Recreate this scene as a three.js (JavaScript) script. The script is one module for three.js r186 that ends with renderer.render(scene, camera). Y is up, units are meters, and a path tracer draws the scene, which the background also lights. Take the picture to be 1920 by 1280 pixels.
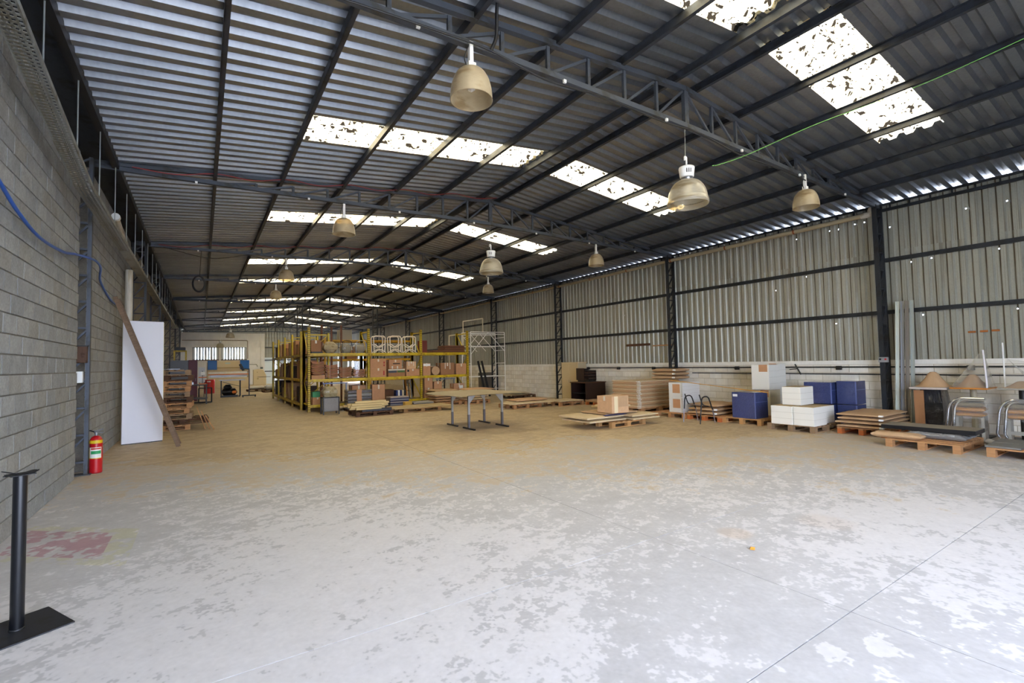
import * as THREE from 'three';
import { mergeGeometries } from 'three/addons/utils/BufferGeometryUtils.js';
import { RoundedBoxGeometry } from 'three/addons/geometries/RoundedBoxGeometry.js';

// ---------------------------------------------------------------- camera, sky, sun, exposure
// Plan coordinates: X across the hall, Y up, Z into the hall (world z = -Z); metres.
const scene = new THREE.Scene();
const renderer = new THREE.WebGLRenderer();
renderer.toneMapping = THREE.LinearToneMapping;
renderer.toneMappingExposure = 1.06;
renderer.shadowMap.enabled = true;
const camera = new THREE.PerspectiveCamera(2 * Math.atan(640 / 889.75) * 180 / Math.PI, 1.5, 0.05, 300);
camera.position.set(0, 1.62, 0);
{
  const yaw = 0.5798, pitch = 0.044, roll = -0.0206;
  const fw = new THREE.Vector3(Math.sin(yaw) * Math.cos(pitch), Math.sin(pitch), -Math.cos(yaw) * Math.cos(pitch));
  const r = new THREE.Vector3(Math.cos(yaw), 0, Math.sin(yaw));
  const u = new THREE.Vector3().crossVectors(r, fw);
  const r2 = r.clone().multiplyScalar(Math.cos(roll)).addScaledVector(u, Math.sin(roll));
  const u2 = u.clone().multiplyScalar(Math.cos(roll)).addScaledVector(r, -Math.sin(roll));
  camera.quaternion.setFromRotationMatrix(new THREE.Matrix4().makeBasis(r2, u2, fw.clone().negate()));
}
const DOOR = [-1.3, 6.0, 4.5];   // open front of the hall behind the camera: from, to, height
const sunDir = new THREE.Vector3(0.35, 0.86, -0.42).normalize();   // high, over the far end of the hall
{ // bright hazy sky, a little bluer overhead
  const w = 64, h = 32, d = new Float32Array(w * h * 4);
  for (let y = 0; y < h; y++) for (let x = 0; x < w; x++) { const t = Math.max(0, (y + 0.5) / h * 2 - 1), i = (y * w + x) * 4; d[i] = 0.87 - 0.16 * t; d[i + 1] = 0.99 - 0.12 * t; d[i + 2] = 1.25; d[i + 3] = 1; }
  const sky = new THREE.DataTexture(d, w, h, THREE.RGBAFormat, THREE.FloatType); sky.mapping = THREE.EquirectangularReflectionMapping; sky.magFilter = THREE.LinearFilter; sky.needsUpdate = true;
  scene.background = sky; scene.backgroundIntensity = 17;
}
const sun = new THREE.DirectionalLight(0xffecd0, 22);
sun.position.set(6, 0, -25).addScaledVector(sunDir, 60);
sun.target.position.set(6, 0, -25);
sun.castShadow = true;
sun.shadow.mapSize.set(2048, 2048);
Object.assign(sun.shadow.camera, { left: -40, right: 40, top: 40, bottom: -40, near: 1, far: 140 });
scene.add(sun, sun.target);

// ---------------------------------------------------------------- helpers
let seed = 20240;
const rnd = (a = 0, b = 1) => { seed = (seed * 1664525 + 1013904223) >>> 0; return a + (b - a) * seed / 4294967296; };
const ORD = ['first', 'second', 'third', 'fourth', 'fifth', 'sixth', 'seventh', 'eighth', 'ninth', 'tenth', 'eleventh', 'twelfth', 'thirteenth', 'fourteenth', 'fifteenth', 'sixteenth', 'seventeenth', 'eighteenth', 'nineteenth', 'twentieth'];
const pick = (a) => a[Math.floor(rnd(0, a.length - 1e-6))];
const lerp = THREE.MathUtils.lerp, clamp = THREE.MathUtils.clamp, sstep = (x, a, b) => { const t = Math.min(1, Math.max(0, (x - a) / (b - a))); return t * t * (3 - 2 * t); };
const V = (X, Y, Z) => new THREE.Vector3(X, Y, -Z);
const taken = new Map();
function numbered(name) { const n = taken.get(name) ?? 0; taken.set(name, n + 1); return n ? name + '_' + String(n).padStart(3, '0') : name; }
function tag(o, label, category, group, kind) {
  if (label) o.userData.label = label;
  if (category) o.userData.category = category;
  if (group) o.userData.group = group;
  if (kind) o.userData.kind = kind;
  return o;
}
function thing(name, label, category, at = [0, 0, 0], turn = 0, group) {
  const g = new THREE.Group(); g.name = numbered(name); scene.add(g);
  g.position.set(at[0], at[1], -at[2]); g.rotation.y = turn;
  return tag(g, label, category, group);
}
const merge = (gs) => { gs = [].concat(gs); return gs.length === 1 ? gs[0] : mergeGeometries(gs.map((g) => g.index ? g.toNonIndexed() : g)); };
function part(name, geos, material, parent) {
  const m = new THREE.Mesh(merge(geos), material); m.name = parent ? name : numbered(name);
  m.castShadow = m.receiveShadow = true; (parent ?? scene).add(m); return m;
}
function solo(name, geos, material, label, category, group) { return tag(part(name, geos, material), label, category, group); }
function struct(name, geos, material) { return tag(part(name, geos, material), null, null, null, 'structure'); }
function structGroup(name) { const g = new THREE.Group(); g.name = name; scene.add(g); g.userData.kind = 'structure'; return g; }
function copyOf(o, at, turn, label, group) {
  const c = o.clone(); c.name = numbered(o.name.replace(/_\d{3}$/, '')); c.position.set(at[0], at[1], -at[2]); if (turn !== undefined) c.rotation.y = turn;
  c.userData = { ...o.userData }; if (label) c.userData.label = label; if (group) c.userData.group = group; scene.add(c); return c;
}
// box with uv in metres
function box(x0, x1, y0, y1, Z0, Z1) {
  const w = Math.abs(x1 - x0), h = Math.abs(y1 - y0), d = Math.abs(Z1 - Z0);
  const g = new THREE.BoxGeometry(w, h, d), uv = g.attributes.uv;
  const s = [[d, h], [d, h], [w, d], [w, d], [w, h], [w, h]];
  for (let f = 0; f < 6; f++) for (let k = 0; k < 4; k++) uv.setXY(f * 4 + k, uv.getX(f * 4 + k) * s[f][0], uv.getY(f * 4 + k) * s[f][1]);
  g.translate((x0 + x1) / 2, (y0 + y1) / 2, -(Z0 + Z1) / 2);
  return g;
}
function rbox(x0, x1, y0, y1, Z0, Z1, r = 0.01, seg = 1) {
  const w = Math.abs(x1 - x0), h = Math.abs(y1 - y0), d = Math.abs(Z1 - Z0);
  const g = new RoundedBoxGeometry(w, h, d, seg, Math.min(r, w / 2.05, h / 2.05, d / 2.05));
  g.translate((x0 + x1) / 2, (y0 + y1) / 2, -(Z0 + Z1) / 2);
  return g.index ? g.toNonIndexed() : g;
}
// square bar from a to b (plan coordinates)
function bar(a, b, w = 0.05, h = w) {
  const A = V(...a), B = V(...b), L = A.distanceTo(B), g = new THREE.BoxGeometry(w, L, h);
  const uv = g.attributes.uv; for (let i = 0; i < uv.count; i++) uv.setXY(i, uv.getX(i) * w, uv.getY(i) * L);
  const d = B.clone().sub(A).normalize(), q = new THREE.Quaternion();
  // keep the section square to the hall
  const up = d, ref = Math.abs(d.z) > 0.9 ? new THREE.Vector3(1, 0, 0) : new THREE.Vector3(0, 0, 1);
  const x = new THREE.Vector3().crossVectors(up, ref).normalize(), z = new THREE.Vector3().crossVectors(x, up);
  q.setFromRotationMatrix(new THREE.Matrix4().makeBasis(x, up, z));
  g.applyQuaternion(q); g.translate((A.x + B.x) / 2, (A.y + B.y) / 2, (A.z + B.z) / 2);
  return g;
}
function rod(a, b, r = 0.01, seg = 8, r2 = r) {
  const A = V(...a), B = V(...b), L = A.distanceTo(B), g = new THREE.CylinderGeometry(r2, r, L, seg);
  g.applyQuaternion(new THREE.Quaternion().setFromUnitVectors(new THREE.Vector3(0, 1, 0), B.clone().sub(A).normalize()));
  g.translate((A.x + B.x) / 2, (A.y + B.y) / 2, (A.z + B.z) / 2);
  return g;
}
function tube(pts, r = 0.01, n = 40, seg = 6, tension = 0.5, closed = false) {
  return new THREE.TubeGeometry(new THREE.CatmullRomCurve3(pts.map((p) => V(...p)), closed, 'catmullrom', tension), n, r, seg, closed);
}
// polyline tube with rounded bends
function bent(pts, r = 0.012, bend = 0.05, seg = 6, per = 5) {
  const P = pts.map((p) => V(...p)), path = new THREE.CurvePath();
  let last = P[0].clone();
  for (let i = 1; i < P.length; i++) {
    if (i === P.length - 1) { path.add(new THREE.LineCurve3(last, P[i])); break; }
    const a = P[i - 1].clone().sub(P[i]), b = P[i + 1].clone().sub(P[i]), k = Math.min(bend, a.length() * 0.45, b.length() * 0.45);
    const p = P[i].clone().addScaledVector(a.normalize(), k), q = P[i].clone().addScaledVector(b.normalize(), k);
    path.add(new THREE.LineCurve3(last, p)); path.add(new THREE.QuadraticBezierCurve3(p, P[i].clone(), q)); last = q;
  }
  const pl = []; path.curves.forEach((c) => { const m = c.isLineCurve3 ? 1 : per; for (let k = 0; k < m; k++) pl.push(c.getPoint(k / m)); }); pl.push(P[P.length - 1]);
  const crv = new THREE.CurvePath(); for (let i = 1; i < pl.length; i++) if (pl[i].distanceTo(pl[i - 1]) > 1e-5) crv.add(new THREE.LineCurve3(pl[i - 1], pl[i]));
  // frames by hand so that the corners stay where they are
  const pos = [], nor = [], uv = [], idx = [], q = pl.filter((p, i) => !i || p.distanceTo(pl[i - 1]) > 1e-5);
  let nrm = null; let len = 0;
  q.forEach((p, i) => {
    const t = (q[Math.min(i + 1, q.length - 1)].clone().sub(q[Math.max(i - 1, 0)])).normalize();
    if (!nrm) { nrm = Math.abs(t.y) < 0.9 ? new THREE.Vector3(0, 1, 0) : new THREE.Vector3(1, 0, 0); }
    nrm = nrm.clone().addScaledVector(t, -nrm.dot(t)).normalize();
    const bn = new THREE.Vector3().crossVectors(t, nrm); if (i) len += p.distanceTo(q[i - 1]);
    for (let k = 0; k <= seg; k++) { const a = k / seg * Math.PI * 2, d = nrm.clone().multiplyScalar(Math.cos(a)).addScaledVector(bn, Math.sin(a)); nor.push(d.x, d.y, d.z); pos.push(p.x + d.x * r, p.y + d.y * r, p.z + d.z * r); uv.push(k / seg * r * 6, len); }
    if (i) for (let k = 0; k < seg; k++) { const A = (i - 1) * (seg + 1) + k, B = A + seg + 1; idx.push(A, A + 1, B, B, A + 1, B + 1); }
  });
  const g = new THREE.BufferGeometry(); g.setAttribute('position', new THREE.Float32BufferAttribute(pos, 3)); g.setAttribute('normal', new THREE.Float32BufferAttribute(nor, 3)); g.setAttribute('uv', new THREE.Float32BufferAttribute(uv, 2)); g.setIndex(idx);
  return g;
}
function lathe(prof, seg = 24, at = [0, 0, 0]) { const g = new THREE.LatheGeometry(prof.map((p) => new THREE.Vector2(...p)), seg); g.translate(at[0], at[1], -at[2]); return g; }
// soft packed slab: rounded, slightly bulging and uneven box
function pillow(x0, x1, y0, y1, Z0, Z1, { n = 8, r = 0.05, bump = 0.01, sag = 0 } = {}) {
  const w = x1 - x0, h = y1 - y0, d = Z1 - Z0, g = new THREE.BoxGeometry(w, h, d, n, 3, n), p = g.attributes.position, s1 = rnd(0, 9), s2 = rnd(0, 9);
  for (let i = 0; i < p.count; i++) {
    let x = p.getX(i), y = p.getY(i), z = p.getZ(i);
    const ex = clamp((Math.abs(x) - (w / 2 - r)) / r, 0, 1), ez = clamp((Math.abs(z) - (d / 2 - r)) / r, 0, 1), ey = Math.abs(y) / (h / 2);
    const e = Math.min(1, Math.hypot(ex, ez));
    y *= 1 - 0.55 * e * e * (ey > 0.9 ? 1 : 0.6);
    const wob = Math.sin(x * 9 + s1) * Math.cos(z * 8 + s2) * bump;
    if (y > 0) y -= Math.abs(wob); y -= sag * Math.pow(Math.max(Math.abs(x) / (w / 2), Math.abs(z) / (d / 2)), 3);
    x -= Math.sign(x) * ey * ex * r * 0.3; z -= Math.sign(z) * ey * ez * r * 0.3;
    x -= Math.sign(x) * Math.abs(Math.sin(z * 11 + s2)) * bump * 0.6 * ex; z -= Math.sign(z) * Math.abs(Math.sin(x * 12 + s1)) * bump * 0.6 * ez;
    p.setXYZ(i, x, y, z);
  }
  const uv = g.attributes.uv; for (let i = 0; i < uv.count; i++) uv.setXY(i, uv.getX(i) * w, uv.getY(i) * Math.max(h, d));
  g.computeVertexNormals(); g.translate((x0 + x1) / 2, (y0 + y1) / 2, -(Z0 + Z1) / 2);
  return g;
}
// extrude a plan outline (local X,Y points) along Z
function prism(pts, Z0, Z1, bevel = 0) {
  const s = new THREE.Shape(pts.map((p) => new THREE.Vector2(...p)));
  const g = new THREE.ExtrudeGeometry(s, { depth: Math.abs(Z1 - Z0) - 2 * bevel, bevelEnabled: bevel > 0, bevelSize: bevel, bevelThickness: bevel, bevelOffset: -bevel, bevelSegments: 1, steps: 1 });
  g.translate(0, 0, -Math.max(Z0, Z1) + bevel); return g;
}
// ---------------------------------------------------------------- noise and textures
const hash = (x, y, s) => { let h = (x * 374761393 + y * 668265263 + s * 2147483647) | 0; h = Math.imul(h ^ (h >>> 13), 1274126177); h ^= h >>> 16; return (h >>> 0) / 4294967296; };
function vnoise(x, y, s) {
  const ix = Math.floor(x), iy = Math.floor(y), fx = x - ix, fy = y - iy, u = fx * fx * (3 - 2 * fx), v = fy * fy * (3 - 2 * fy);
  const a = hash(ix, iy, s), b = hash(ix + 1, iy, s), c = hash(ix, iy + 1, s), d = hash(ix + 1, iy + 1, s);
  return a + (b - a) * u + (c - a) * v + (a - b - c + d) * u * v;
}
function fbm(x, y, s, o = 4) { let a = 0.5, t = 0, n = 0; for (let i = 0; i < o; i++) { t += a * vnoise(x, y, s + i * 17); n += a; x = x * 2.03 + 13.1; y = y * 2.03 + 7.7; a *= 0.5; } return t / n; }
function tex(w, h, fn, srgb = true) {
  const d = new Uint8Array(w * h * 4);
  for (let y = 0; y < h; y++) for (let x = 0; x < w; x++) { const c = fn((x + 0.5) / w, (y + 0.5) / h), i = (y * w + x) * 4; d[i] = clamp(c[0], 0, 255); d[i + 1] = clamp(c[1], 0, 255); d[i + 2] = clamp(c[2], 0, 255); d[i + 3] = 255; }
  const t = new THREE.DataTexture(d, w, h); t.magFilter = THREE.LinearFilter; t.minFilter = THREE.LinearMipmapLinearFilter; t.generateMipmaps = true;
  t.wrapS = t.wrapT = THREE.RepeatWrapping; if (srgb) t.colorSpace = THREE.SRGBColorSpace; t.needsUpdate = true; return t;
}
const wrapn = (u, v, k, s, o = 4) => { // tileable fbm
  const w = sstep(u, 0.7, 1), q = sstep(v, 0.7, 1), a = fbm(u * k, v * k, s, o), b = fbm((u - 1) * k, v * k, s, o), c = fbm(u * k, (v - 1) * k, s, o), d = fbm((u - 1) * k, (v - 1) * k, s, o);
  return lerp(lerp(a, b, w), lerp(c, d, w), q);
};
const rep = (t, x, y = x) => { const c = t.clone(); c.repeat.set(x, y); c.needsUpdate = true; return c; };
const S = (color, roughness = 0.7, metalness = 0, extra = {}) => new THREE.MeshStandardMaterial({ color, roughness, metalness, side: THREE.DoubleSide, ...extra });
const P = (o) => new THREE.MeshPhysicalMaterial({ side: THREE.DoubleSide, ...o });
const grain = tex(256, 256, (u, v) => { const n = 225 + 42 * (wrapn(u, v, 24, 3, 3) - 0.5) + 40 * (wrapn(u, v, 5, 8, 3) - 0.5); return [n, n, n]; });
const grime = tex(256, 256, (u, v) => { const a = wrapn(u, v, 6, 31, 5), b = wrapn(u, v, 40, 5, 2), k = sstep(a, 0.5, 0.75); return [lerp(238, 190, k) + 16 * (b - 0.5), lerp(238, 178, k) + 16 * (b - 0.5), lerp(238, 158, k) + 16 * (b - 0.5)]; });
const woodTex = tex(256, 256, (u, v) => { const n = wrapn(u * 1, v, 3, 77, 2), r = vnoise(u * 5 + n * 2, v * 90, 4) * 0.6 + vnoise(u * 3, v * 28 + n * 6, 9) * 0.4; const k = 222 + 60 * (r - 0.5); return [k + 10, k, k - 12]; });
const cardTex = tex(256, 256, (u, v) => { const n = wrapn(u, v, 7, 55, 4), f = vnoise(u * 200, v * 8, 6); const k = 240 + 24 * (n - 0.5) + 10 * (f - 0.5); return [k, k, k]; });
const mat = {
  frame: S(0x4d535c, 0.55, 0.25, { map: grime }), frameDark: S(0x2c3036, 0.5, 0.3, { map: grime }), purlin: S(0x383c44, 0.5, 0.3, { map: grime }),
  steel: S(0x9a9c9e, 0.38, 0.85), darkSteel: S(0x3a3836, 0.5, 0.6), black: S(0x0d0d0f, 0.5), blackGloss: S(0x0b0c10, 0.32, 0.1), chrome: S(0xc9cacb, 0.18, 1),
  yellow: S(0xe0c010, 0.45, 0.0, { map: grime }), white: S(0xe4e4e0, 0.5), whitePipe: S(0xcdc6b6, 0.5, 0, { map: grime }), beigePipe: S(0xb7a888, 0.5, 0, { map: grime }),
  card: S(0xc8946a, 0.85, 0, { map: cardTex }), cardDark: S(0xa87850, 0.85, 0, { map: cardTex }), cardPale: S(0xd8ae84, 0.85, 0, { map: cardTex }), kraft: S(0xc4a078, 0.8, 0, { map: cardTex }), kraftPale: S(0xdcc49c, 0.7, 0, { map: cardTex }),
  wood: S(0xba8e62, 0.85, 0, { map: woodTex }), woodPale: S(0xc39a66, 0.85, 0, { map: woodTex }), woodGrey: S(0x9c8468, 0.88, 0, { map: woodTex }), woodOrange: S(0xc87238, 0.8, 0, { map: woodTex }), woodDark: S(0x5a3d28, 0.85, 0, { map: woodTex }),
  ply: S(0xb87a50, 0.6, 0, { map: woodTex }), plyEdge: S(0x6e4428, 0.7), boardTop: S(0xc4ac82, 0.75, 0, { map: cardTex }),
  tape: S(0xd8cfba, 0.4), label: S(0xecebe6, 0.6), foam: S(0xe3e0d6, 0.75), foamSeam: S(0xb8b2a4, 0.8), blue: S(0x33427a, 0.4), mdf: S(0x2a1712, 0.5), mdfDark: S(0x120d0c, 0.5), cabinet: S(0xcbb489, 0.6), cabinetSide: S(0xb8a884, 0.6),
  red: S(0xb3121a, 0.32), redDull: S(0xa11c18, 0.5), blueHose: S(0x1d4f9e, 0.4), wireRed: S(0x8e2626, 0.5), wireBlack: S(0x17171a, 0.5), wireGreen: S(0x7ec35a, 0.5),
  pvcWall: S(0xb9ad98, 0.5), cream: S(0xdcc9a0, 0.5), blueMachine: S(0x0f62b4, 0.4), orange: S(0xd9742a, 0.5), maroon: S(0x5a1022, 0.5), greyPanel: S(0x6c6f76, 0.5), seatTan: S(0xb98233, 0.55), concrete: S(0x9d988c, 0.9, 0, { map: grain }),
};
const film = P({ color: 0xf2f0ea, roughness: 0.14, transmission: 0.9, thickness: 0, ior: 1.35, metalness: 0 });
const filmDusty = P({ color: 0xcfc4ac, roughness: 0.5, transmission: 0.55, thickness: 0, ior: 1.35 });
const wrinkle = tex(512, 512, (u, v) => { const a = wrapn(u, v, 9, 101, 3), b = wrapn(v, u, 17, 103, 3), r = 1 - Math.abs(2 * a - 1) * 2.2, q = 1 - Math.abs(2 * b - 1) * 2.4, k = 255 * clamp(0.55 * Math.max(0, r) + 0.45 * Math.max(0, q), 0, 1); return [k, k, k]; }, false);
const blueFilm = P({ color: 0x33427a, roughness: 0.45, clearcoat: 1, clearcoatRoughness: 0.12, bumpMap: rep(wrinkle, 1.5), bumpScale: 0.012, map: cardTex });
const silverFilm = P({ color: 0xb8b8ba, roughness: 0.22, metalness: 0.35, clearcoat: 1, clearcoatRoughness: 0.1, bumpMap: rep(wrinkle, 2), bumpScale: 0.02 });
const tanFilm = P({ color: 0xc4b48a, roughness: 0.4, clearcoat: 1, clearcoatRoughness: 0.15, bumpMap: rep(wrinkle, 2), bumpScale: 0.02, map: grime });
const blackFilm = P({ color: 0x1b1b20, roughness: 0.35, clearcoat: 1, clearcoatRoughness: 0.1, bumpMap: rep(wrinkle, 2), bumpScale: 0.02 });
// loose triangles (film tents, folded sheets), plan coordinates
function tris(list) { const pos = [], uv = []; for (const t of list) for (const p of t) { const v = V(...p); pos.push(v.x, v.y, v.z); uv.push(v.x + v.z, v.y); } const g = new THREE.BufferGeometry(); g.setAttribute('position', new THREE.Float32BufferAttribute(pos, 3)); g.setAttribute('uv', new THREE.Float32BufferAttribute(uv, 2)); g.computeVertexNormals(); return g; }
// ---------------------------------------------------------------- the hall
const XL = -1.58, XR = 13.2, XM = 6.1, HR = 5.86, SL = 0.104, ZF = -4.0, ZB = 52.5, XG = -1.22;
const roofY = (X) => HR - SL * Math.abs(X - XM);
const eye = new THREE.Vector3(0, 1.62, 0);
camera.updateMatrixWorld(true); camera.updateProjectionMatrix();
// rough size in view of a piece (0 when out of the frame): decides which pieces stay single parts
function seenSize(X, Y, Z) {
  const p = V(X, Y, Z).project(camera), d = V(X, Y, Z).distanceTo(eye);
  return Math.abs(p.x) < 1.03 && Math.abs(p.y) < 1.03 && p.z < 1 ? 1 / (d * d) : 0;
}
// ---- floor: slabs with sawn joints; grey floor paint worn through to pale screed, tan dusty concrete further in, its spread partly painted falloff of the door light
function floorColour(X, Z) {
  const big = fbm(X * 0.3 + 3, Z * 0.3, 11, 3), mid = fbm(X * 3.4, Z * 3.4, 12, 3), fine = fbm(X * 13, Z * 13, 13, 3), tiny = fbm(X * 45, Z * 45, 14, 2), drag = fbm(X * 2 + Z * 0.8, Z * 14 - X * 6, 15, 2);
  const edge = Z + (big - 0.5) * 3 + (mid - 0.5) * 2.0 + (fine - 0.5) * 1.0 + 0.55 * (X - 2.2);  // tan boundary: patchy dust, tilted to paint in the dimming away from the door
  const ring = (cx, cz, rx, rz) => Math.max(0, 1 - Math.hypot((X - cx) / rx, (Z - cz) / rz));
  let c;
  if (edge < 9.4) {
    let wear = 0.2 * mid + 0.34 * fine + 0.26 * tiny + 0.2 * drag + 0.22 * (big - 0.5);
    wear += 0.12 * Math.sqrt(ring(0.6, 3.0, 2.4, 2.9)) + 0.12 * Math.sqrt(ring(5.2, 1.55, 2.0, 0.9)) + 0.06 * ring(1.2, 5.4, 1.8, 2.6) - 0.1 * Math.sqrt(ring(3.0, 1.7, 1.3, 1.1)) - 0.07 * ring(3.4, 5.2, 2.4, 2.4) - 0.12 * Math.sqrt(ring(-1.3, 5.5, 1.0, 3.4)) - 0.06 * ring(8, 3, 3, 1.6);
    wear += 0.4 * ring(2.9, 1.3, 0.13, 0.18) + 0.4 * ring(3.18, 1.14, 0.16, 0.17);
    const k = sstep(wear, 0.49, 0.545), g = 186 + 16 * (mid - 0.5) + 14 * (fine - 0.5) + 12 * (tiny - 0.5), w = 204 + 10 * (fine - 0.5) + 10 * (tiny - 0.5);
    c = [lerp(g, w, k), lerp(g - 3, w - 4, k), lerp(g - 5, w - 6, k)];
    const dustShade = sstep(edge + (mid - 0.5) * 2 + (fine - 0.5) * 2 + (tiny - 0.5) * 1.5, 6.4, 7.6) * (0.45 + 0.4 * sstep(fine, 0.42, 0.55)); c = [lerp(c[0], 188, dustShade), lerp(c[1], 170, dustShade), lerp(c[2], 144, dustShade)];  // tan dust with some door light falloff painted into the colour
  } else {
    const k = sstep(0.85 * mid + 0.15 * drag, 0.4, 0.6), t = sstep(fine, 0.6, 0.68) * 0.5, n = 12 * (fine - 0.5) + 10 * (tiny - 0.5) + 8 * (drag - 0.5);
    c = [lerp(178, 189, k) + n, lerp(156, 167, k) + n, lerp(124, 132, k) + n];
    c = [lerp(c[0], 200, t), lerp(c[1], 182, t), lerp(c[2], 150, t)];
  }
  // faded extinguisher marking: red field, yellow border
  const dz = Z - (5.86 - 0.84 * (X + 1.2));
  if (X > -1.5 && X < -0.52 && dz > -0.16 && dz < 0.95) {
    const worn = fbm(X * 12, Z * 12, 21, 3), inField = X < -0.72 && dz > 0.0 && dz < 0.78, a = (inField ? 0.42 : 0.28) * sstep(worn, 0.62, 0.5), q = inField ? [150, 78, 90] : [186, 182, 110];
    c = [lerp(c[0], q[0], a), lerp(c[1], q[1], a), lerp(c[2], q[2], a)];
  }
  for (const [x, z, r, f] of [[4.15, 2.62, 0.2, 0.35], [5.15, 2.3, 0.3, 0.16]]) { const a = f * sstep(Math.hypot(X - x, Z - z) + 0.12 * (mid - 0.5), r, r * 0.5); c = [lerp(c[0], 196, a), lerp(c[1], 170, a), lerp(c[2], 146, a)]; }
  return c;
}
const floorRough = tex(512, 512, (u, v) => { const n = 178 + 60 * (wrapn(u, v, 9, 61, 5) - 0.5); return [n, n, n]; }, false);
{
  const floor = structGroup('floor');
  part('subfloor', box(-2.2, 13.5, -0.3, -0.012, ZF - 0.2, ZB + 0.2), mat.concrete, floor);
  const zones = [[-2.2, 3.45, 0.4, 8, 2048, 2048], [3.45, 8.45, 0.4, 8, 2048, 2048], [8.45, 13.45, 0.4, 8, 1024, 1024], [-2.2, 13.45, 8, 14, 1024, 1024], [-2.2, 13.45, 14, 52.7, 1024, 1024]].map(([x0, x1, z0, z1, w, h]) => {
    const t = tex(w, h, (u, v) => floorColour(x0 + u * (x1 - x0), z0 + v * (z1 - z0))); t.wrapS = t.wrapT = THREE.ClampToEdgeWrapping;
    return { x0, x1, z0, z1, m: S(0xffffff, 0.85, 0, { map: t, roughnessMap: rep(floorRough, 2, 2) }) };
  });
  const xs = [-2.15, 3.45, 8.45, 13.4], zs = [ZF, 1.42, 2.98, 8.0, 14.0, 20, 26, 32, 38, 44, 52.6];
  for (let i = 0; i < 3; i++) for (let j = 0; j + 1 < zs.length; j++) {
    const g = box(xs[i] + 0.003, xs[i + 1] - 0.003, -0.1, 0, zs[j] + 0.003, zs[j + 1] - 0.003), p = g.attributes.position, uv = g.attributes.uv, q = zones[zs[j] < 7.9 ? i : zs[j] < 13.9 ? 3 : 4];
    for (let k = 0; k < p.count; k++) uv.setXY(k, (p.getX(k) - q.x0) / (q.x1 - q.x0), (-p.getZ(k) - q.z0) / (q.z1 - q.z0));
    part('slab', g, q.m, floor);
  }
}
struct('ground', [box(-30, 40, -0.3, -0.02, -40, ZF - 0.2), box(13.5, 40, -0.3, -0.02, ZF - 0.2, 75)], S(0xa8a49a, 0.95, 0, { map: grain }));
// ---- block walls
const blockTex = tex(512, 512, (u, v) => { const a = wrapn(u, v, 60, 41, 3), b = wrapn(u, v, 8, 43, 4), k = 214 + 44 * (a - 0.5) + 44 * (b - 0.5); return [k, k, k]; });
const blockBump = tex(256, 256, (u, v) => { const k = 255 * wrapn(u, v, 50, 47, 3); return [k, k, k]; }, false);
const bMats = [0xa9aaa8, 0xa3a4a3, 0xaeaeab, 0xa4a29c].map((c) => S(c, 0.93, 0, { map: blockTex, bumpMap: blockBump, bumpScale: 0.003 }));
const bMatsR = [0xece5d6, 0xe6ddca, 0xf0eadd, 0xe8e0d0].map((c) => S(c, 0.9, 0, { map: cardTex, bumpMap: blockBump, bumpScale: 0.002 }));
const mortar = S(0x8a857b, 0.95, 0, { map: blockTex }), mortarR = S(0xc9bea6, 0.95, 0, { map: cardTex });
function blockWall(wall, face, inward, spans, rows, mats, mort, depth) {
  const list = [];
  for (const [a, b] of spans) {
    part('mortar', box(face - inward * depth, face - inward * 0.012, 0, rows * 0.2, a, b), mort, wall);
    for (let r = 0; r < rows; r++) for (let z = a + (r % 2 ? 0.2 : 0) - 0.4; z < b; z += 0.4) {
      const z0 = Math.max(a, z) + 0.007, z1 = Math.min(b, z + 0.4) - 0.007; if (z1 - z0 < 0.05) continue;
      list.push([r, z0, z1, seenSize(face, r * 0.2 + 0.1, (z0 + z1) / 2), Math.floor(rnd(0, 3.999)), rnd(-0.002, 0.002)]);
    }
  }
  const g = ([r, z0, z1, , , o]) => { const q = box(face - inward * 0.08, face + inward * o, r * 0.2 + 0.008, r * 0.2 + 0.192, z0, z1), uv = q.attributes.uv, du = z0 * 1.7 + r * 0.37; for (let i = 0; i < uv.count; i++) uv.setXY(i, uv.getX(i) + du, uv.getY(i) + r * 0.31); return q; };
  list.sort((p, q) => q[3] - p[3]);
  list.slice(0, 298).forEach((b) => part('block', g(b), mats[b[4]], wall));
  mats.forEach((m, k) => { const rest = list.slice(298).filter((b) => b[4] === k); if (rest.length) tag(part('block_courses', rest.map(g), m, wall), null, null, null, 'stuff'); });
}
{
  const w = structGroup('wall_left');
  part('backing', box(-2.2, -1.98, 0, 5.3, ZF, ZB), mortar, w);
  blockWall(w, XL, 1, [[ZF, 9.66], [10.3, 15.85]], 25, bMats, mortar, 0.4);
  part('rear_length', box(-1.98, XL, 0, 5, 16.5, ZB), mortar, w);
  part('column_pier', box(-1.98, -1.9, 0, 5, 9.66, 10.3), mortar, w);
  const e = structGroup('wall_right');
  part('backing', [box(XR + 0.12, XR + 0.26, 0, 1.5, ZF, 45.9), box(XR + 0.12, XR + 0.26, 0, 1.5, 50.9, ZB)], mortarR, e);
  blockWall(e, XR, -1, [[ZF, 31]], 7, bMatsR, mortarR, 0.14);
  part('bond_beam', [box(XR - 0.012, XR + 0.2, 1.4, 1.5, ZF, 45.9), box(XR - 0.012, XR + 0.2, 1.4, 1.5, 50.9, ZB)], S(0xf0ece2, 0.85, 0, { map: cardTex }), e);
  part('rear_length', [box(XR, XR + 0.14, 0, 1.4, 31, 45.9), box(XR, XR + 0.14, 0, 1.4, 50.9, ZB)], mortarR, e);
}
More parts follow.
